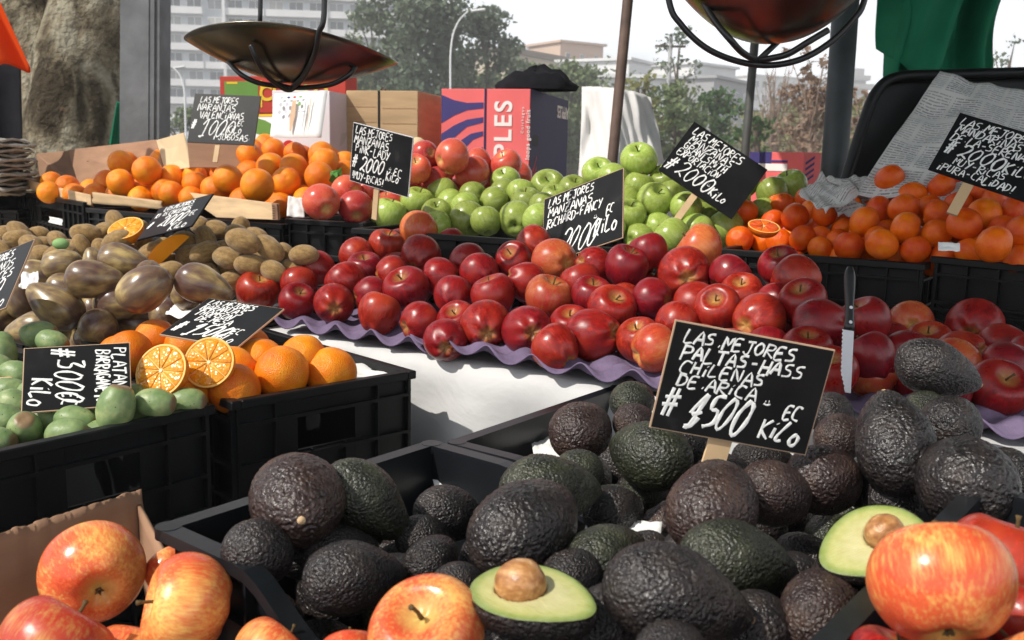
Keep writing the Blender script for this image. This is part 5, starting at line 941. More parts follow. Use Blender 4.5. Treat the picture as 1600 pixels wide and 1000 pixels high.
pile(orfL, .076, 'orange', 'orange', 'big oranges in the front crate', 'orange', lambda f, i: (ORA[i % 2], ('bright ', 'large ', 'smooth ')[i % 3]), [(560, 'back row'), (600, 'middle row'), (999, 'front row')], 'of the big oranges in the front crate', own=.3, lim=.008, plane=(-.312, -.42, .12, 0, 0), inside=(cT, ex, .95, .014), fill=dict(below=.0, test=lambda p: (Vector(p)-cT).dot(ex) < -.05 and p[2] < RZ-.01))
place(TUN[0], 'prickly_pear', px(181, 638, 1.12), .0268, qrot(UP+RI*.25, .5), 'largest pale green prickly pear standing upright in front of the sideways price board', 'prickly pear', 'green prickly pears in the left crate')
place(TUN[1], 'prickly_pear', px(243, 630, 1.15), .0225, qrot(RI-UP*.1, .9), 'pale green prickly pear lying right of the largest upright one', 'prickly pear', 'green prickly pears in the left crate')
place(TUN[0], 'prickly_pear', px(292, 628, 1.19), .0225, qrot(RI-UP*.05, 2.1), 'flat lying prickly pear nearest the right corner of its crate', 'prickly pear', 'green prickly pears in the left crate')
# front striped apples, listed one by one
def front_apples():
    A = [(150,895,.775,158,'c','striped red apple, blossom end showing, standing before the cardboard flap at lower left'),(290,945,.70,158,'S','yellow and red streaked apple with its stem hollow facing left, near the bottom left'),(86,1018,.66,182,'','red and yellow apple cut by the bottom edge at far left'),(262,890,.80,76,'','small yellowish apple peeping out behind two striped apples'),(668,990,.60,184,'S2','orange striped apple with stem hollow up, at the bottom centre beside the halved avocado'),(425,1030,.66,130,'','red striped apple top at the bottom edge below the tray corner'),(545,1028,.64,100,'','small pink red apple top left of the orange striped apple'),
         (1475,925,.535,215,'','largest shiny yellow and red apple at lower right'),(1575,895,.66,185,'R','deep red apple behind the largest yellow and red apple'),(1605,1045,.52,170,'','orange red apple in the bottom right corner'),(1395,1040,.55,140,'R','red apple top at the bottom edge below the largest apple'),(1600,960,.62,130,'R','red apple squeezed in at the right edge between two others'),(205,1040,.72,140,'','striped apple mostly hidden at the bottom left between two others'),(1500,1050,.58,150,'R','red apple mostly hidden beneath the largest apple')]
    P = np.array([px(a[0], a[1], a[2]) for a in A]); R = np.array([a[3]*a[2]/F/2 for a in A]); P = relax(P, R, lim=.006); rg = random.Random(5)
    for i, a in enumerate(A):
        toc = (C0-Vector(P[i])).normalized(); f = a[4]; me = RED[2] if f == 'R' else STR[i % 2]
        zd = {'c': -(toc*.9+Vector((.12, 0, -.45))), 'S': -RI*.9+toc*.42+UP*.1, 'S2': toc*.72+UP*.55-RI*.22, 'R': UP+RI*.3}.get(f, UP*.8+RI*rg.uniform(-.8, .8)+FW*.5)
        place(me, 'striped_apple', Vector(P[i]), float(R[i])*1.01, qrot(zd, rg.uniform(0, 6)), a[5], 'apple', 'large apples at the bottom edge', (STEM, CALYX) if f != 'c' else (CALYX,))
front_apples()
# avocados: (x, y, length px, width px, angle of the narrow end (clockwise from right), depth, colour, label)
AV = [(465,782,150,132,25,.855,'b','big reddish brown avocado on top at the left of the middle tray, stem scar right','e'),(573,785,168,92,42,.90,'g','long avocado with a greenish neck pointing down right, beside the big reddish one','n'),(698,808,112,76,20,.95,'k','dark avocado near the white paper at the back of the middle tray'),(672,838,100,64,25,.93,'k','dark avocado wedged below the long greenish necked one'),(676,874,86,66,-20,.83,'k','small grey textured avocado in the middle of the middle tray'),(556,902,156,98,8,.78,'k','black avocado lying level in the middle tray behind the tray rim'),(404,864,112,92,55,.80,'k','black avocado in the left corner of the middle tray'),(525,862,120,72,0,.86,'k','shadowed avocado behind the level black one'),(822,826,186,132,-25,.83,'k','large black avocado tilted up right, above the halved avocado'),(862,766,166,96,5,.93,'g','greenish grey avocado lying behind the large tilted one'),(905,738,80,66,10,1.0,'g','small dark green avocado behind the greenish grey one'),(715,915,84,66,0,.76,'k','dark avocado between the orange striped apple and the halved avocado'),
 (908,674,102,84,-10,1.12,'b','knobbly brown avocado at the left end of the rear tray'),(990,627,76,56,0,1.20,'g','smooth dark green avocado behind the left edge of the big price board'),(992,660,70,54,0,1.14,'b','purple brown avocado beneath the smooth green one by the big price board'),(1014,711,126,92,190,1.05,'g','avocado with a green left end, below the left corner of the big price board'),(1007,768,84,50,0,1.08,'g','olive avocado low down behind the second tray rim'),(1112,797,160,120,-40,.85,'b','brown glossy avocado standing in front of the wooden stake'),(1212,772,134,88,20,.93,'b','dark brown avocado right of the wooden stake'),(1154,880,200,112,14,.77,'g','long avocado with an orange stem scar at its right end, lower centre'),(1048,938,252,136,18,.665,'k','largest wrinkled black avocado, centre bottom'),(945,875,150,96,-15,.82,'g','dark green avocado behind the right tip of the halved avocado'),(1012,860,80,56,0,.86,'k','small dark avocado above the largest wrinkled one'),(1070,692,92,66,0,1.12,'k','avocado in the shadow behind the wooden stake'),(1190,716,104,52,0,1.08,'k','black avocado under the lower edge of the big price board'),(1313,684,88,66,0,1.10,'b','small reddish brown avocado right of the big price board'),(1289,750,132,96,12,1.0,'b','reddish brown avocado below the right corner of the big price board'),(1398,692,164,106,-88,.98,'k','avocado standing upright with its narrow end up, right of the price board'),(1487,662,108,78,0,1.04,'k','dark avocado behind the upright one on its right'),(1463,588,154,76,20,1.10,'k','avocado resting on the red apples, greenish neck to the right'),(1452,630,90,52,0,1.10,'g','dull green avocado under the one resting on the red apples'),(1508,755,142,132,-30,.92,'k','big round black avocado with a crease, right side'),(1572,742,86,76,0,.98,'k','dark avocado partly hidden behind the big round creased one'),(1292,645,80,60,0,1.18,'k','avocado in shadow behind the right edge of the big price board'),(1284,952,144,106,-30,.70,'b','glossy dark avocado beside the tray rim at the bottom right'),(1312,905,100,76,0,.78,'k','black avocado under the pale halved avocado'),(965,965,130,96,10,.68,'k','dark avocado below the right tip of the halved avocado'),(1048,1015,120,80,0,.60,'k','avocado top at the bottom edge in the centre'),(1180,985,130,110,0,.70,'k','black avocado in shadow under the long one'),(800,985,170,110,0,.68,'k','black avocado below the halved avocado'),
 (1400,780,110,76,0,1.0,'k','dark avocado low behind the pale halved avocado'),(1355,758,84,64,0,1.04,'k','black avocado between the upright and the reddish brown one'),(1130,745,100,66,0,1.02,'k','black avocado behind the glossy brown one at the stake'),(1250,640,90,60,0,1.2,'k','avocado hidden behind the big price board'),(620,905,90,70,0,.84,'k','black avocado under the small grey textured one'),(770,870,100,76,0,.88,'k','black avocado hidden behind the large tilted one'),(900,900,110,76,0,.79,'k','black avocado hidden under the dark green one'),(1085,860,110,76,0,.86,'k','black avocado in the gap above the long one'),(560,830,90,66,0,.93,'k','black avocado hidden below the long necked one'),(960,800,100,70,0,.98,'k','black avocado low at the second tray rim'),(1240,905,110,76,0,.80,'k','black avocado in the dark gap right of the long one'),(480,870,90,60,20,.87,'k','black avocado hidden beneath the big reddish brown one')]
def avocados():
    P = np.array([px(a[0], a[1], a[5]*.915) for a in AV]); R = np.array([math.sqrt(a[2]*a[3])*a[5]*.915/F/2*.84 for a in AV]); P = relax(P, R, lim=.007, it=80)
    for i, a in enumerate(AV):
        asp = a[2]/a[3]; kind = 'round' if asp < 1.22 else 'oval' if asp < 1.56 else 'pear'
        if a[-1] == 'n': kind = 'pear'
        if i == 27: kind = 'oval'
        half, wid = {'round': (1.16, .90), 'oval': (1.38, .90), 'pear': (1.56, .93)}[kind]; d_ = (Vector(P[i])-C0).dot(FW); r = a[3]*d_/F/2/wid*1.11; ap = min(1, (a[2]*d_/F/2/r)/half)
        s_ = max(0, ap**2-(wid/half)**2); ct = math.sqrt(min(1, s_/(1-(wid/half)**2))) if half > wid else 1; ct = max(.15, ct); st = math.sqrt(1-ct*ct)
        q = math.radians(a[4]); zd = (RI*math.cos(q)-UP*math.sin(q))*ct+FW*st*(-.9 if a[-1] == 'e' else 1)
        o = place(AVM[kind][a[6]], 'avocado', Vector(P[i]), r, qrot(zd, 1.3*i), a[7], 'avocado', 'dark avocados in the trays')
        g = MB(); L_ = {'round': 1.16, 'oval': 1.38, 'pear': 1.56}[kind]; g.tube([(0, 0, L_-.06), (0, 0, L_+.045)], [.10, .075], 10); part(g, 'stem_scar', 'wood', o, smooth=True)
avocados()
def half_avocado(label, x, y, d, W_, angle, nrm, seed, pit_r=.40, pitfull=.75):
    """halved avocado: long axis in the picture at angle, cut face normal nrm"""
    root = thing('halved_avocado', label, 'avocado', tuple(px(x, y, d)), 'halved avocados'); n_ = Vector(nrm).normalized(); q = math.radians(angle); ax = n_.cross((RI*math.cos(q)-UP*math.sin(q)).cross((root.location-C0).normalized())).normalized(); ax = ax if ax.dot(RI*math.cos(q)-UP*math.sin(q)) > 0 else -ax; ay = n_.cross(ax); root.rotation_mode = 'QUATERNION'; root.rotation_quaternion = Matrix((ax, ay, n_)).transposed().to_quaternion(); r = W_; root.scale = (r, r, r)
    pr = avoprof(.24, 1.30); N = 60; out = []
    for k in range(N): 
        s = k/N*2*math.pi; t_ = s if s <= math.pi else 2*math.pi-s; rho, z = pr(t_); rho *= 1.08; out.append((z, rho if s <= math.pi else -rho))
    g = MB(); nr = 16; dsp = avodisp(seed, .9)
    for j in range(nr+1):
        f = j/nr*math.pi/2
        for (a, b) in out:
            p = Vector((a*max(0, math.cos(f))**.9 if j < nr else 0, b*max(0, math.cos(f))**.9 if j < nr else 0, -.92*math.sin(f)*.88)); e = dsp(p*1.0)*(1 if j else .3); g.v.append(tuple(p*(1+e)))
    for j in range(nr):
        for k in range(N): k2 = (k+1) % N; g.f.append((j*N+k, j*N+k2, (j+1)*N+k2, (j+1)*N+k)); g.m.append(0)
    part(g, 'skin', 'avocado_black', root, smooth=True)
    g = MB(); nr = 26; ed = []
    for j in range(nr+1):
        f = j/nr
        for (a, b) in out:
            rr_ = math.hypot((a*f+.28), b*f)/pit_r; dz = -.0 if rr_ > 1.06 else -.30*math.sqrt(max(0, 1.12-rr_**2)); g.v.append((a*f*.985, b*f*.985, .012-.02*(f > .97)+dz+.010*mnoise.noise(Vector((a*f*3, b*f*3, seed))))); ed.append(f)
    for j in range(nr):
        for k in range(N): k2 = (k+1) % N; g.f.append((j*N+k, (j+1)*N+k, (j+1)*N+k2, j*N+k2)); g.m.append(0)
    o = part(g, 'flesh', 'avocado_flesh', root, smooth=True); at = o.data.attributes.new('edge', 'FLOAT', 'POINT')
    at.data.foreach_set('value', ed[:len(at.data)])
    pm = solid('pit', lambda t_: (math.sin(t_), 1.06*math.cos(t_)), 'avocado_pit', 44, 32, disp=lambda p: .04*mnoise.noise(p*1.5+Vector((seed, 0, 0)))+.012*mnoise.noise(p*5)); po = bpy.data.objects.new('pit', pm); link(po, root); po.location = (-.28, 0, .10); po.scale = (pit_r,)*3; po.rotation_euler = (0, 1.3, 0)
    return root
def buried_avocados():
    rg = random.Random(3); n = 0
    for (p0, yw, L_, W_) in ((T1, y1, .62, (T1b-T1).length), (T2, y2, .55, .36)):
        a, b = Vector((math.cos(yw), math.sin(yw), 0)), Vector((-math.sin(yw), math.cos(yw), 0))
        for i in range(int(L_/.078)):
            for j in range(int(W_/.078)):
                p = p0+a*(.045+.078*i+rg.uniform(-.006, .006))+b*(.045+.078*j+rg.uniform(-.006, .006))-ZZ*.088
                if p.y < .28: continue
                place(AVM['round'][rg.choice('kkbg')], 'avocado', p, .034, qrot((rg.uniform(-1, 1), rg.uniform(-1, 1), rg.uniform(-.3, .3)), rg.uniform(0, 6)), 'dark avocado lying buried on the bottom of a tray under the others', 'avocado', 'dark avocados in the trays')
buried_avocados()
half_avocado('halved avocado with a shiny brown pit, cut side up, beside the orange striped apple', 832, 926, .60, .0335, 20, (-.04, -.07, .99), 3, .47)
half_avocado('pale green halved avocado with its pit, leaning behind the largest apple', 1366, 846, .65, .031, 154, (-.22, -.38, .90), 6, .42)
# cut citrus
def cut_orange(label, x, y, d, r, nrm, name='cut_orange', nseg=10, mats=('orange', 'orange_flesh'), thick=.95):
    n_ = Vector(nrm).normalized(); root = thing(name, label, 'cut orange' if 'mand' not in name else 'cut mandarin', tuple(px(x, y, d)), None, rot=n_.to_track_quat('Z', 'Y')); root.scale = (r, r, r)
    g = MB(); N = 48; nr = 14
    for j in range(nr+1):
        f = j/nr*math.pi/2
        for k in range(N): q = 2*math.pi*k/N; g.v.append((math.cos(q)*math.cos(f), math.sin(q)*math.cos(f), -thick*math.sin(f)))
    for j in range(nr):
        for k in range(N): k2 = (k+1) % N; g.f.append((j*N+k, j*N+k2, (j+1)*N+k2, (j+1)*N+k)); g.m.append(0)
    part(g, 'peel', mats[0], root, smooth=True)
    g = MB(); rings = [(1.0, 0), (.985, .012), (.93, .010), (.90, -.03), (.0, -.03)]
    for (a, b) in rings:
        for k in range(N): q = 2*math.pi*k/N; g.v.append((a*math.cos(q), a*math.sin(q), b))
    for j in range(4):
        for k in range(N): k2 = (k+1) % N; g.f.append((j*N+k, (j+1)*N+k, (j+1)*N+k2, j*N+k2)); g.m.append(0)
    fl = part(g, 'pith', 'orange_pith' if thick > .5 else 'orange_pith', root)
    rg = random.Random(int(x))
    for s in range(nseg):
        a0 = 2*math.pi*s/nseg+.017; a1 = 2*math.pi*(s+1)/nseg-.017; g = MB(); m_ = 6; top = []; R1 = .905+rg.uniform(-.01, .008)
        am = (a0+a1)/2; pts = [(.09*math.cos(am), .09*math.sin(am))]+[(R1*(1-.025*abs(2*i/m_-1)**3)*math.cos(a0+(a1-a0)*i/m_), R1*(1-.025*abs(2*i/m_-1)**3)*math.sin(a0+(a1-a0)*i/m_)) for i in range(m_+1)]
        cx = sum(p[0] for p in pts)/len(pts); cy = sum(p[1] for p in pts)/len(pts); n0 = len(pts)
        g.v = [(a, b, -.029) for a, b in pts]+[(a, b, .0) for a, b in pts]+[(cx+(a-cx)*.9, cy+(b-cy)*.9, .016) for a, b in pts]+[(cx, cy, .020)]
        for k in range(n0): k2 = (k+1) % n0; g.f += [(k, k2, n0+k2, n0+k), (n0+k, n0+k2, 2*n0+k2, 2*n0+k), (2*n0+k, 2*n0+k2, 3*n0)]; g.m += [0, 0, 0]
        part(g, 'segment', mats[1], root, smooth=True)
    g = MB(); g.tube([(0, 0, -.02), (0, 0, .012)], .06, 10); part(g, 'core', 'pith_white', root); return root
cut_orange('halved orange facing the camera beside the sideways price board', 251, 579, 1.19, .0345, (-.22, -.86, .46))
cut_orange('halved orange facing the camera, right of the other half below the 1500 board', 326, 566, 1.23, .0335, (-.10, -.90, .42))
cut_orange('halved orange with its cut face up among the kiwis', 196, 356, 1.95, .036, (-.1, -.55, .82))
cut_orange('halved mandarin at the left end of the shaded mandarins', 1194, 353, 1.80, .030, (.05, -.35, .93), 'cut_mandarin', 9, ('mandarin', 'mandarin'), .7)
def wedge():
    p = px(266, 398, 1.88); g = MB(); n = 12; r = .052
    for k in range(n+1):
        q = math.pi*k/n; g.v += [(r*math.cos(q), 0, r*math.sin(q)*.62), (r*math.cos(q)*.3, .022, r*math.sin(q)*.2)]
    for k in range(n): g.f.append((2*k, 2*k+1, 2*k+3, 2*k+2)); g.m.append(0)
    g.f.append(tuple(2*k for k in range(n+1))); g.m.append(1); o = g.build('orange_wedge', [M['orange'], M['orange_flesh']], smooth=False, loc=p); o.rotation_euler = (.5, -.75, .1); tag(o, 'thin orange wedge stuck among the kiwis below the tilted board', 'orange slice')
    g = MB()
    for a, b in (((516, 268), (528, 276)), ((520, 285), (534, 262)), ((524, 290), (519, 272))):
        c = px(a[0], a[1], 2.25); e = px(b[0], b[1], 2.23); s = (e-c).cross(FW).normalized()*.012; m_ = (c+e)/2; g.add([c, m_+s, e, m_-s], [(0, 1, 2, 3)])
        g.tube([c, e], .001, 4)
    tag(g.build('green_leaf', M['green_leaf']), 'small green leaf left of the pink apple board', 'leaf')
wedge()
# the knife
def knife():
    top = px(1329, 418, 1.19); bot = px(1323, 613, 1.13); ax = (bot-top).normalized(); root = thing('kitchen_knife', 'serrated knife with black handle standing upright among the red apples', 'knife', tuple(top)); L = (bot-top).length; sd = (ax.cross(FW)).normalized()*-1; sd = sd if sd.x > 0 else -sd; nn = ax.cross(sd); R = lambda a, b, c=0: ax*a+sd*b+nn*c
    hl = L*.515; g = MB(); m_ = 14; pr = []
    for i in range(m_+1):
        t_ = i/m_; w_ = .0062+.0009*math.sin(t_*7); off = -.0008*math.cos(t_*3); 
        if i == 0: w_ = .0035
        if i == 1: w_ = .0058
        n0 = len(g.v); g.v += [tuple(R(hl*t_, off+w_*math.cos(q), .0055*math.sin(q)*(.7 if i == 0 else 1))) for q in [2*math.pi*k/12 for k in range(12)]]
        if i:
            for k in range(12): k2 = (k+1) % 12; g.f.append((n0-12+k, n0-12+k2, n0+k2, n0+k)); g.m.append(0)
    g.f += [tuple(range(12)), tuple(range(m_*12, m_*12+12))[::-1]]; g.m += [0, 0]; part(g, 'handle', 'black_metal', root, smooth=True)
    g = MB(); n = 30; e0 = []; 
    for i in range(n+1):
        t_ = i/n; a = hl+.0003+(L-hl)*t_; wl = -.0082+(.0062*max(0, t_-.7)/.3)+(.0013 if i % 2 else 0)*(t_ < .95); wr = .0062-.0016*t_; g.v += [tuple(R(a, wl, .0002)), tuple(R(a, wr, .0009)), tuple(R(a, wr, -.0009)), tuple(R(a, wl, -.0002))]
        if i:
            b = (i-1)*4
            for k in range(4): k2 = (k+1) % 4; g.f.append((b+k, b+k2, b+4+k2, b+4+k)); g.m.append(0)
    g.f += [(0, 1, 2, 3), (n*4+3, n*4+2, n*4+1, n*4)]; g.m += [0, 0]; part(g, 'blade', 'white_steel', root)
    s_ = -1 if nn.dot(FW) > 0 else 1
    for f in (.67, .90): g = MB(); g.tube([R(hl*f, 0, .005*s_), R(hl*f, 0, .0062*s_)], .0021, 10); part(g, 'rivet', 'white_steel', root)
plain('white_steel', (.80, .80, .82), .45, .5, metal=.35, var=.05, sc=30)
knife()
# hanging scales
def scale_left():
    d = 1.62; c = px(457, 84, d); root = thing('hanging_scale', 'wide shallow metal scale pan hanging at the upper left', 'scale', tuple(c)); A, B = .178, .135; g = MB(); nr, n = 20, 72
    def S_(rho, q): return Vector((A*rho*math.cos(q), B*rho*math.sin(q), .030*rho**3*math.sin(q)**2+.052*(rho**1.7-1)+.002))
    for sgn in (0, 1):
        for j in range(nr+1):
            for k in range(n): p = S_(j/nr, 2*math.pi*k/n); g.v.append((p.x, p.y, p.z+(.0016 if sgn else 0)))
    for s in (0, 1):
        b = s*(nr+1)*n
        for j in range(nr):
            for k in range(n): k2 = (k+1) % n; g.f.append((b+j*n+k, b+j*n+k2, b+(j+1)*n+k2, b+(j+1)*n+k)); g.m.append(0)
    for k in range(n): k2 = (k+1) % n; g.f.append((nr*n+k, nr*n+k2, (nr+1)*n+nr*n+k2, (nr+1)*n+nr*n+k)); g.m.append(0)
    o = part(g, 'pan', 'pan', root, smooth=True); o.rotation_euler = (0, math.radians(4.6), 0)
    g = MB(); rel = lambda x, y, dd: px(x, y, d+dd)-c
    g.tube(spline([rel(406, -260, .05), rel(407, 0, .05), rel(403, 45, .07), rel(392, 80, .09), rel(404, 104, .08), rel(430, 128, .02), rel(452, 137, 0)], 6), .0042, 8); g.tube(spline([rel(500, -260, -.16), rel(507, 0, -.16), rel(498, 52, -.15), rel(492, 85, -.12), rel(474, 120, -.05), rel(456, 137, 0)], 6), .0045, 8)
    part(g, 'wire_hanger', 'black_metal', root, smooth=True)
    g = MB(); g.tube(spline([rel(357, 96, -.03), rel(376, 116, -.05), rel(402, 129, -.04), rel(430, 134, -.02), rel(457, 137, .0), rel(490, 136, -.02), rel(520, 131, -.04), rel(545, 117, -.05), rel(558, 100, -.04)], 6), .0042, 8); g.tube(spline([rel(392, 70, -.11), rel(402, 95, -.10), rel(418, 120, -.06), rel(450, 141, .0), rel(470, 128, .02)], 6), .004, 8)
    part(g, 'wire_cradle', 'black_metal', root, smooth=True)
    g = MB(); a = rel(406, -260, .05); b = rel(500, -260, -.16); g.tube(spline([a, (a+b)/2+Vector((0, 0, .05)), b], 6), .0045, 8); m_ = (a+b)/2+Vector((0, 0, .05)); g.tube([m_, m_+Vector((0, 0, .5))], .004, 8); part(g, 'hook', 'black_metal', root, smooth=True)
scale_left()
def scale_right():
    d = 1.34; c = px(1208, -10, d); root = thing('hanging_scale', 'deep round metal scale bowl in a wire ring hanging at the upper right', 'scale', tuple(c)); A = .124; dep = .070; g = MB(); nr, n = 20, 72
    for sgn in (0, 1):
        for j in range(nr+1):
            rho = j/nr
            for k in range(n): q = 2*math.pi*k/n; g.v.append((A*rho*math.cos(q)*1.02, A*rho*math.sin(q)*.95, -dep*(1-rho**2.1)+.002+(.0016 if sgn else 0)))
    for s in (0, 1):
        b = s*(nr+1)*n
        for j in range(nr):
            for k in range(n): k2 = (k+1) % n; g.f.append((b+j*n+k, b+j*n+k2, b+(j+1)*n+k2, b+(j+1)*n+k)); g.m.append(0)
    for k in range(n): k2 = (k+1) % n; g.f.append((nr*n+k, nr*n+k2, (nr+1)*n+nr*n+k2, (nr+1)*n+nr*n+k)); g.m.append(0)
    o = part(g, 'pan', 'pan', root, smooth=True); o.rotation_euler = (.12, math.radians(-3), 0)
    rel = lambda x, y, dd: px(x, y, d+dd)-c; g = MB()
    g.tube(spline([rel(1050, -300, 0), rel(1030, -120, 0), rel(1045, 0, 0), rel(1064, 38, 0), rel(1102, 74, 0), rel(1150, 95, 0), rel(1200, 102, 0), rel(1250, 93, 0), rel(1295, 68, 0), rel(1332, 32, 0), rel(1352, -5, 0), rel(1370, -120, 0), rel(1350, -300, 0)], 6), .0045, 8); part(g, 'wire_ring', 'black_metal', root, smooth=True)
    g = MB(); g.tube(spline([rel(1085, -20, -.02), rel(1115, 30, -.04), rel(1142, 63, -.05), rel(1160, 82, -.03), rel(1182, 95, 0)], 6), .0045, 8); g.tube(spline([rel(1294, 47, -.03), rel(1262, 66, -.03), rel(1232, 84, -.02), rel(1205, 91, -.01), rel(1186, 94, 0)], 6), .0045, 8); g.tube([rel(1238, 44, .04), rel(1184, 95, 0)], .0042, 8); part(g, 'wire_cradle', 'black_metal', root, smooth=True)
    g = MB(); a, b = rel(1050, -300, 0), rel(1350, -300, 0); m_ = (a+b)/2+Vector((0, 0, .06)); g.tube(spline([a, m_, b], 6), .0045, 8); g.tube([m_, m_+Vector((0, 0, .35))], .004, 8); part(g, 'hook', 'black_metal', root, smooth=True)
scale_right()
# paper, card, wood around the fruit
def extras():
    T = tag
    T(sheet('newspaper', [px(1470, 108, 2.02), px(1690, 165, 1.92), px(1640, 330, 1.72), px(1338, 300, 1.86)], 40, 40, 'newsprint', .016, .0008, 3.2, 3, uvs=(1, 1)), 'creased newspaper sheet draped over the black crate behind the mandarins', 'newspaper')
    T(sheet('newspaper', [px(1248, 300, 1.86), px(1283, 272, 1.92), px(1352, 300, 1.88), px(1290, 335, 1.78)], 22, 22, 'newsprint', .016, .0008, 2.5, 8, uvs=(.4, .4)), 'crumpled corner of newspaper between the green apples and the mandarins', 'newspaper')
    T(sheet('newspaper', [px(1290, 282, 1.95), px(1380, 272, 1.95), px(1400, 330, 1.85), px(1310, 335, 1.85)], 22, 22, 'newsprint', .018, .0008, 3.5, 11, uvs=(.5, .4)), 'crumpled newspaper fold just behind the top mandarins', 'newspaper')
    g = MB(); d0 = 2.08; pts = [(1322, 290), (1352, 190), (1372, 142), (1400, 122), (1480, 119), (1700, 113), (1720, 290)]; f = [px(x, y, d0) for x, y in pts]; b = [p+Vector((.0, .03, 0)) for p in f]; n = len(f); g.v = [tuple(p) for p in f+b]; g.f = [tuple(range(n))[::-1], tuple(range(n, 2*n))]+[(i, (i+1) % n, n+(i+1) % n, n+i) for i in range(n)]; g.m = [0]*(n+2)
    ro = g.build('crate_back', M['black_plastic'], bevel=.004); ro.name = 'black_crate'; T(ro, 'black crate side standing on edge behind the newspaper at the right', 'crate')
    g = MB(); g.tube(spline([px(1318, 292, 2.06), px(1350, 190, 2.06), px(1370, 143, 2.06), px(1402, 121, 2.06), px(1480, 117, 2.06), px(1700, 111, 2.06)], 8), .012, 10); part(g, 'rim', 'black_plastic', ro, smooth=True)
    # wooden box of the rear oranges
    def board(nm, ps, d_, th, mat, parent=None, label=None, cat=None, group=None):
        f = [px(x, y, dd) for x, y, dd in ps]; nrm = (f[1]-f[0]).cross(f[-1]-f[0]).normalized(); nrm = nrm if nrm.y > 0 else -nrm; n = len(f); g = MB(); g.v = [tuple(p) for p in f]+[tuple(p+nrm*th) for p in f]; g.f = [tuple(range(n))[::-1], tuple(range(n, 2*n))]+[(i, (i+1) % n, n+(i+1) % n, n+i) for i in range(n)]; g.m = [0]*(n+2); o = g.build(nm, M[mat], parent, bevel=.0012)
        if label: T(o, label, cat, group)
        return o
    root = thing('wooden_box', 'shallow pale wooden fruit box at the far left holding a few oranges', 'box', (0, 0, 0), 'wooden boxes of the rear oranges')
    board('front_board', [(36, 280, 3.28), (133, 303, 2.74), (138, 320, 2.73), (36, 293, 3.28)], 0, .008, 'wood', root); board('side_board', [(36, 280, 3.28), (62, 275, 3.5), (63, 288, 3.5), (37, 293, 3.28)], 0, .008, 'cardboard', root)
    board('corner_post', [(133, 302, 2.735), (142, 304, 2.735), (143, 321, 2.73), (134, 319, 2.73)], 0, .02, 'wood', root); board('nail_hole', [(52, 285, 3.18), (56, 286, 3.17), (56, 289, 3.17), (52, 288, 3.18)], 0, .001, 'hole_dark', root)
    root = thing('wooden_box', 'shallow pale wooden fruit box in the middle under the rear oranges', 'box', (0, 0, 0), 'wooden boxes of the rear oranges')
    board('front_board', [(296, 301, 2.38), (432, 318, 2.2), (434, 344, 2.2), (338, 340, 2.32), (312, 322, 2.36)], 0, .009, 'wood', root); board('corner_post', [(424, 317, 2.19), (433, 318, 2.19), (435, 344, 2.19), (426, 344, 2.19)], 0, .012, 'cardboard', root)
    for k in range(6): board('staple', [(425, 321+k*3.8, 2.186), (429, 321.5+k*3.8, 2.186), (429, 322.8+k*3.8, 2.186), (425, 322.3+k*3.8, 2.186)], 0, .002, 'hole_dark', root)
    T(sheet('torn_cardboard', [px(146, 300, 2.66), px(252, 314, 2.46), px(254, 327, 2.46), px(147, 318, 2.66)], 16, 4, 'kraft_card', .005, .004, 4, 2), 'torn strip of cardboard at the front of the orange box', 'cardboard')
    root = thing('cardboard_liner', 'tall pink brown cardboard standing behind the far left oranges', 'cardboard', (0, 0, 0))
    board('back_panel', [(56, 240, 3.62), (110, 235, 3.45), (122, 285, 3.4), (128, 308, 3.35), (66, 300, 3.6)], 0, .005, 'cardboard', root); board('side_panel', [(106, 234, 3.44), (244, 218, 3.0), (262, 300, 2.85), (128, 308, 3.3)], 0, .005, 'cardboard', root)
    board('hand_hole', [(136, 251.5, 3.315), (154, 250, 3.26), (155, 256, 3.26), (137, 258, 3.315)], 0, .001, 'hole_dark', root)
    board('pale_flap', [(244, 219, 2.99), (286, 207, 2.8), (297, 247, 2.78), (296, 262, 2.77), (258, 268, 2.9)], 0, .004, 'pale_card', root)  # flap in a paler card colour than the liner panels
    board('box_end', [(292, 221, 2.72), (400, 226, 2.72), (400, 262, 2.72), (296, 262, 2.72)], 0, .004, 'cardboard', root)
    # stack of egg trays at left
    root = thing('tray_stack', 'stack of grey moulded paper trays against the black cloth at the left edge', 'stack', tuple(px(-20, 305, 3.15)), None)
    for k in range(12):
        g = MB(); n = 60; z = .010+.0155*k; tw = .012*math.sin(k*2.1)
        for j in range(5):
            for i in range(n+1):
                x = -.28+.375*i/n+tw; y = -.10+.06*j; g.v.append((x, y, z+.006*math.sin(x*150+k)*math.cos(j*1.5)+.004*mnoise.noise(Vector((x*9, k, j)))))
        N = len(g.v); g.v += [(a, b, c-.007) for a, b, c in g.v]; R_ = n+1
        for j in range(4):
            for i in range(n): q = (j*R_+i, j*R_+i+1, (j+1)*R_+i+1, (j+1)*R_+i); g.f += [q, tuple(N+t for t in q[::-1])]; g.m += [0, 0]
        for i in range(n): g.f.append((i, i+1, N+i+1, N+i)); g.m.append(0)
        for j in range(4): g.f.append((j*R_+n, (j+1)*R_+n, N+(j+1)*R_+n, N+j*R_+n)); g.m.append(0)
        part(g, 'moulded_tray', 'grey_pulp', root, smooth=True)
    crate('dark_crate', 'dark blue black crate under the stack of grey paper trays', px(-230, 322, 3.2)+Vector((0, 0, 0)), -.05, .56, .36, .27, group='black plastic crates')
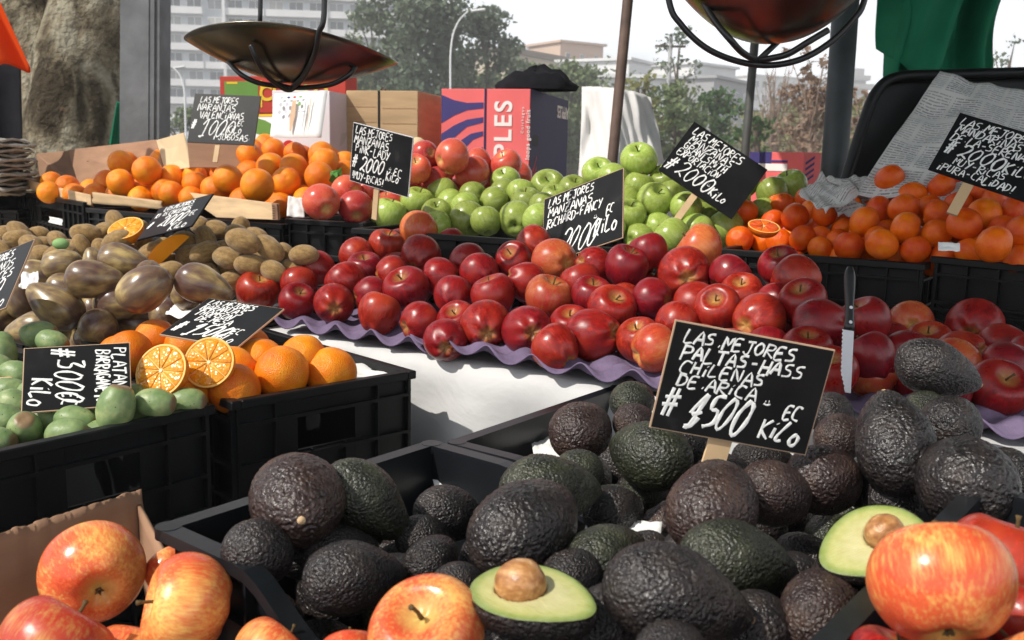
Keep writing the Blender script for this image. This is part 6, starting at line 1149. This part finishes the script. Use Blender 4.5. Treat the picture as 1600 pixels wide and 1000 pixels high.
    # papers
    P_ = (('white sheet of paper lining the back of the middle avocado tray', [(676, 748, 1.0), (738, 762, .99), (815, 806, .96), (690, 800, .97)], .004, 1), ('white paper scrap between the two avocado trays', [(925, 800, .90), (1035, 818, .88), (1030, 850, .86), (905, 850, .87)], .008, 2), ('small white paper corner right of the long avocado', [(1250, 886, .80), (1282, 893, .79), (1262, 912, .78), (1248, 915, .78)], .002, 3),
          ('white paper visible in the rear tray beside the brown avocado', [(830, 690, 1.2), (875, 676, 1.22), (900, 712, 1.15), (835, 716, 1.14)], .004, 4), ('white printed paper lining the crate of big oranges', [(455, 541, 1.50), (556, 560, 1.52), (632, 580, 1.455), (560, 612, 1.36)], .010, 5), ('white paper under the pepinos beside the 1500 board', [(268, 462, 1.62), (318, 478, 1.58), (290, 500, 1.55), (258, 490, 1.58)], .004, 6), ('white crumpled paper behind the pepinos at the left', [(35, 425, 1.7), (60, 425, 1.7), (60, 455, 1.66), (30, 450, 1.66)], .006, 7),
          ('grey paper behind the rightmost front orange in the rear box', [(450, 306, 2.18), (474, 310, 2.18), (476, 340, 2.16), (448, 338, 2.16)], .004, 8), ('white paper inside the far left black crate', [(76, 338, 3.1), (97, 342, 3.02), (97, 372, 3.02), (76, 366, 3.1)], .008, 9), ('pale paper between the two mandarin crates', [(1466, 378, 1.52), (1500, 380, 1.5), (1500, 392, 1.49), (1466, 392, 1.5)], .002, 10))
    for lb, c, am, sd in P_: T(sheet('paper_sheet', [px(*q) for q in c], 12, 12, 'white_paper' if sd not in (8,) else 'paper', am, .0006, 3, sd), lb, 'paper', 'paper sheets among the fruit')
    # cardboard at lower left
    root = thing('cardboard_box', 'open cardboard box with a torn upright flap at the lower left', 'box', (0, 0, 0))
    def fe(u, v, p, n_): return p+Vector((0, 0, (.003*mnoise.noise(Vector((u*14, 0, 3)))+.0015*mnoise.noise(Vector((u*50, 0, 3))))*(1-v)))
    sheet('flap', [px(-60, 852, .80), px(218, 765, .99), px(232, 905, .96), px(-60, 1060, .76)], 60, 10, 'cardboard', .004, .004, 2, 1, parent=root, fn=fe)
    sheet('side', [px(218, 785, .985), px(300, 930, .80), px(300, 1100, .75), px(232, 930, .93)], 6, 6, 'cardboard', .002, .004, 2, 2, parent=root)
    g = MB(); g.tube([px(-10, 925, .815), px(28, 931, .835)], .0045, 8); part(g, 'fold', 'cardboard', root, smooth=True)
    sheet('base', [px(-60, 1150, .9), px(330, 1080, .9), px(330, 1250, .7), px(-60, 1250, .7)], 4, 4, 'cardboard', 0, .004, parent=root)
    # wooden slat at left among prickly pears
    board('wood_strip', [(-30, 592, 1.28), (36, 587, 1.30), (36, 606, 1.30), (-30, 611, 1.28)], 0, .006, 'wood', None, 'pale wooden slat sticking out left of the sideways price board', 'slat')

    # onion-like pale fruit behind the pink sign
    place(solid('melon', lambda t_: (math.sin(t_), .95*math.cos(t_)), 'pale_card', 30, 22), 'pale_melon', px(652, 228, 2.5), .024, qrot((0, 0, 1), 0), 'pale round fruit half hidden behind the pink apple price board', 'fruit', None)
    place(solid('sprig', lambda t_: (.7*math.sin(t_), 1.0*math.cos(t_)), 'green_print', 20, 12), 'green_stub', px(95, 381, 1.85), .016, qrot(RI, 0), 'small pale green stub lying on the kiwis', 'stub', None)
extras()
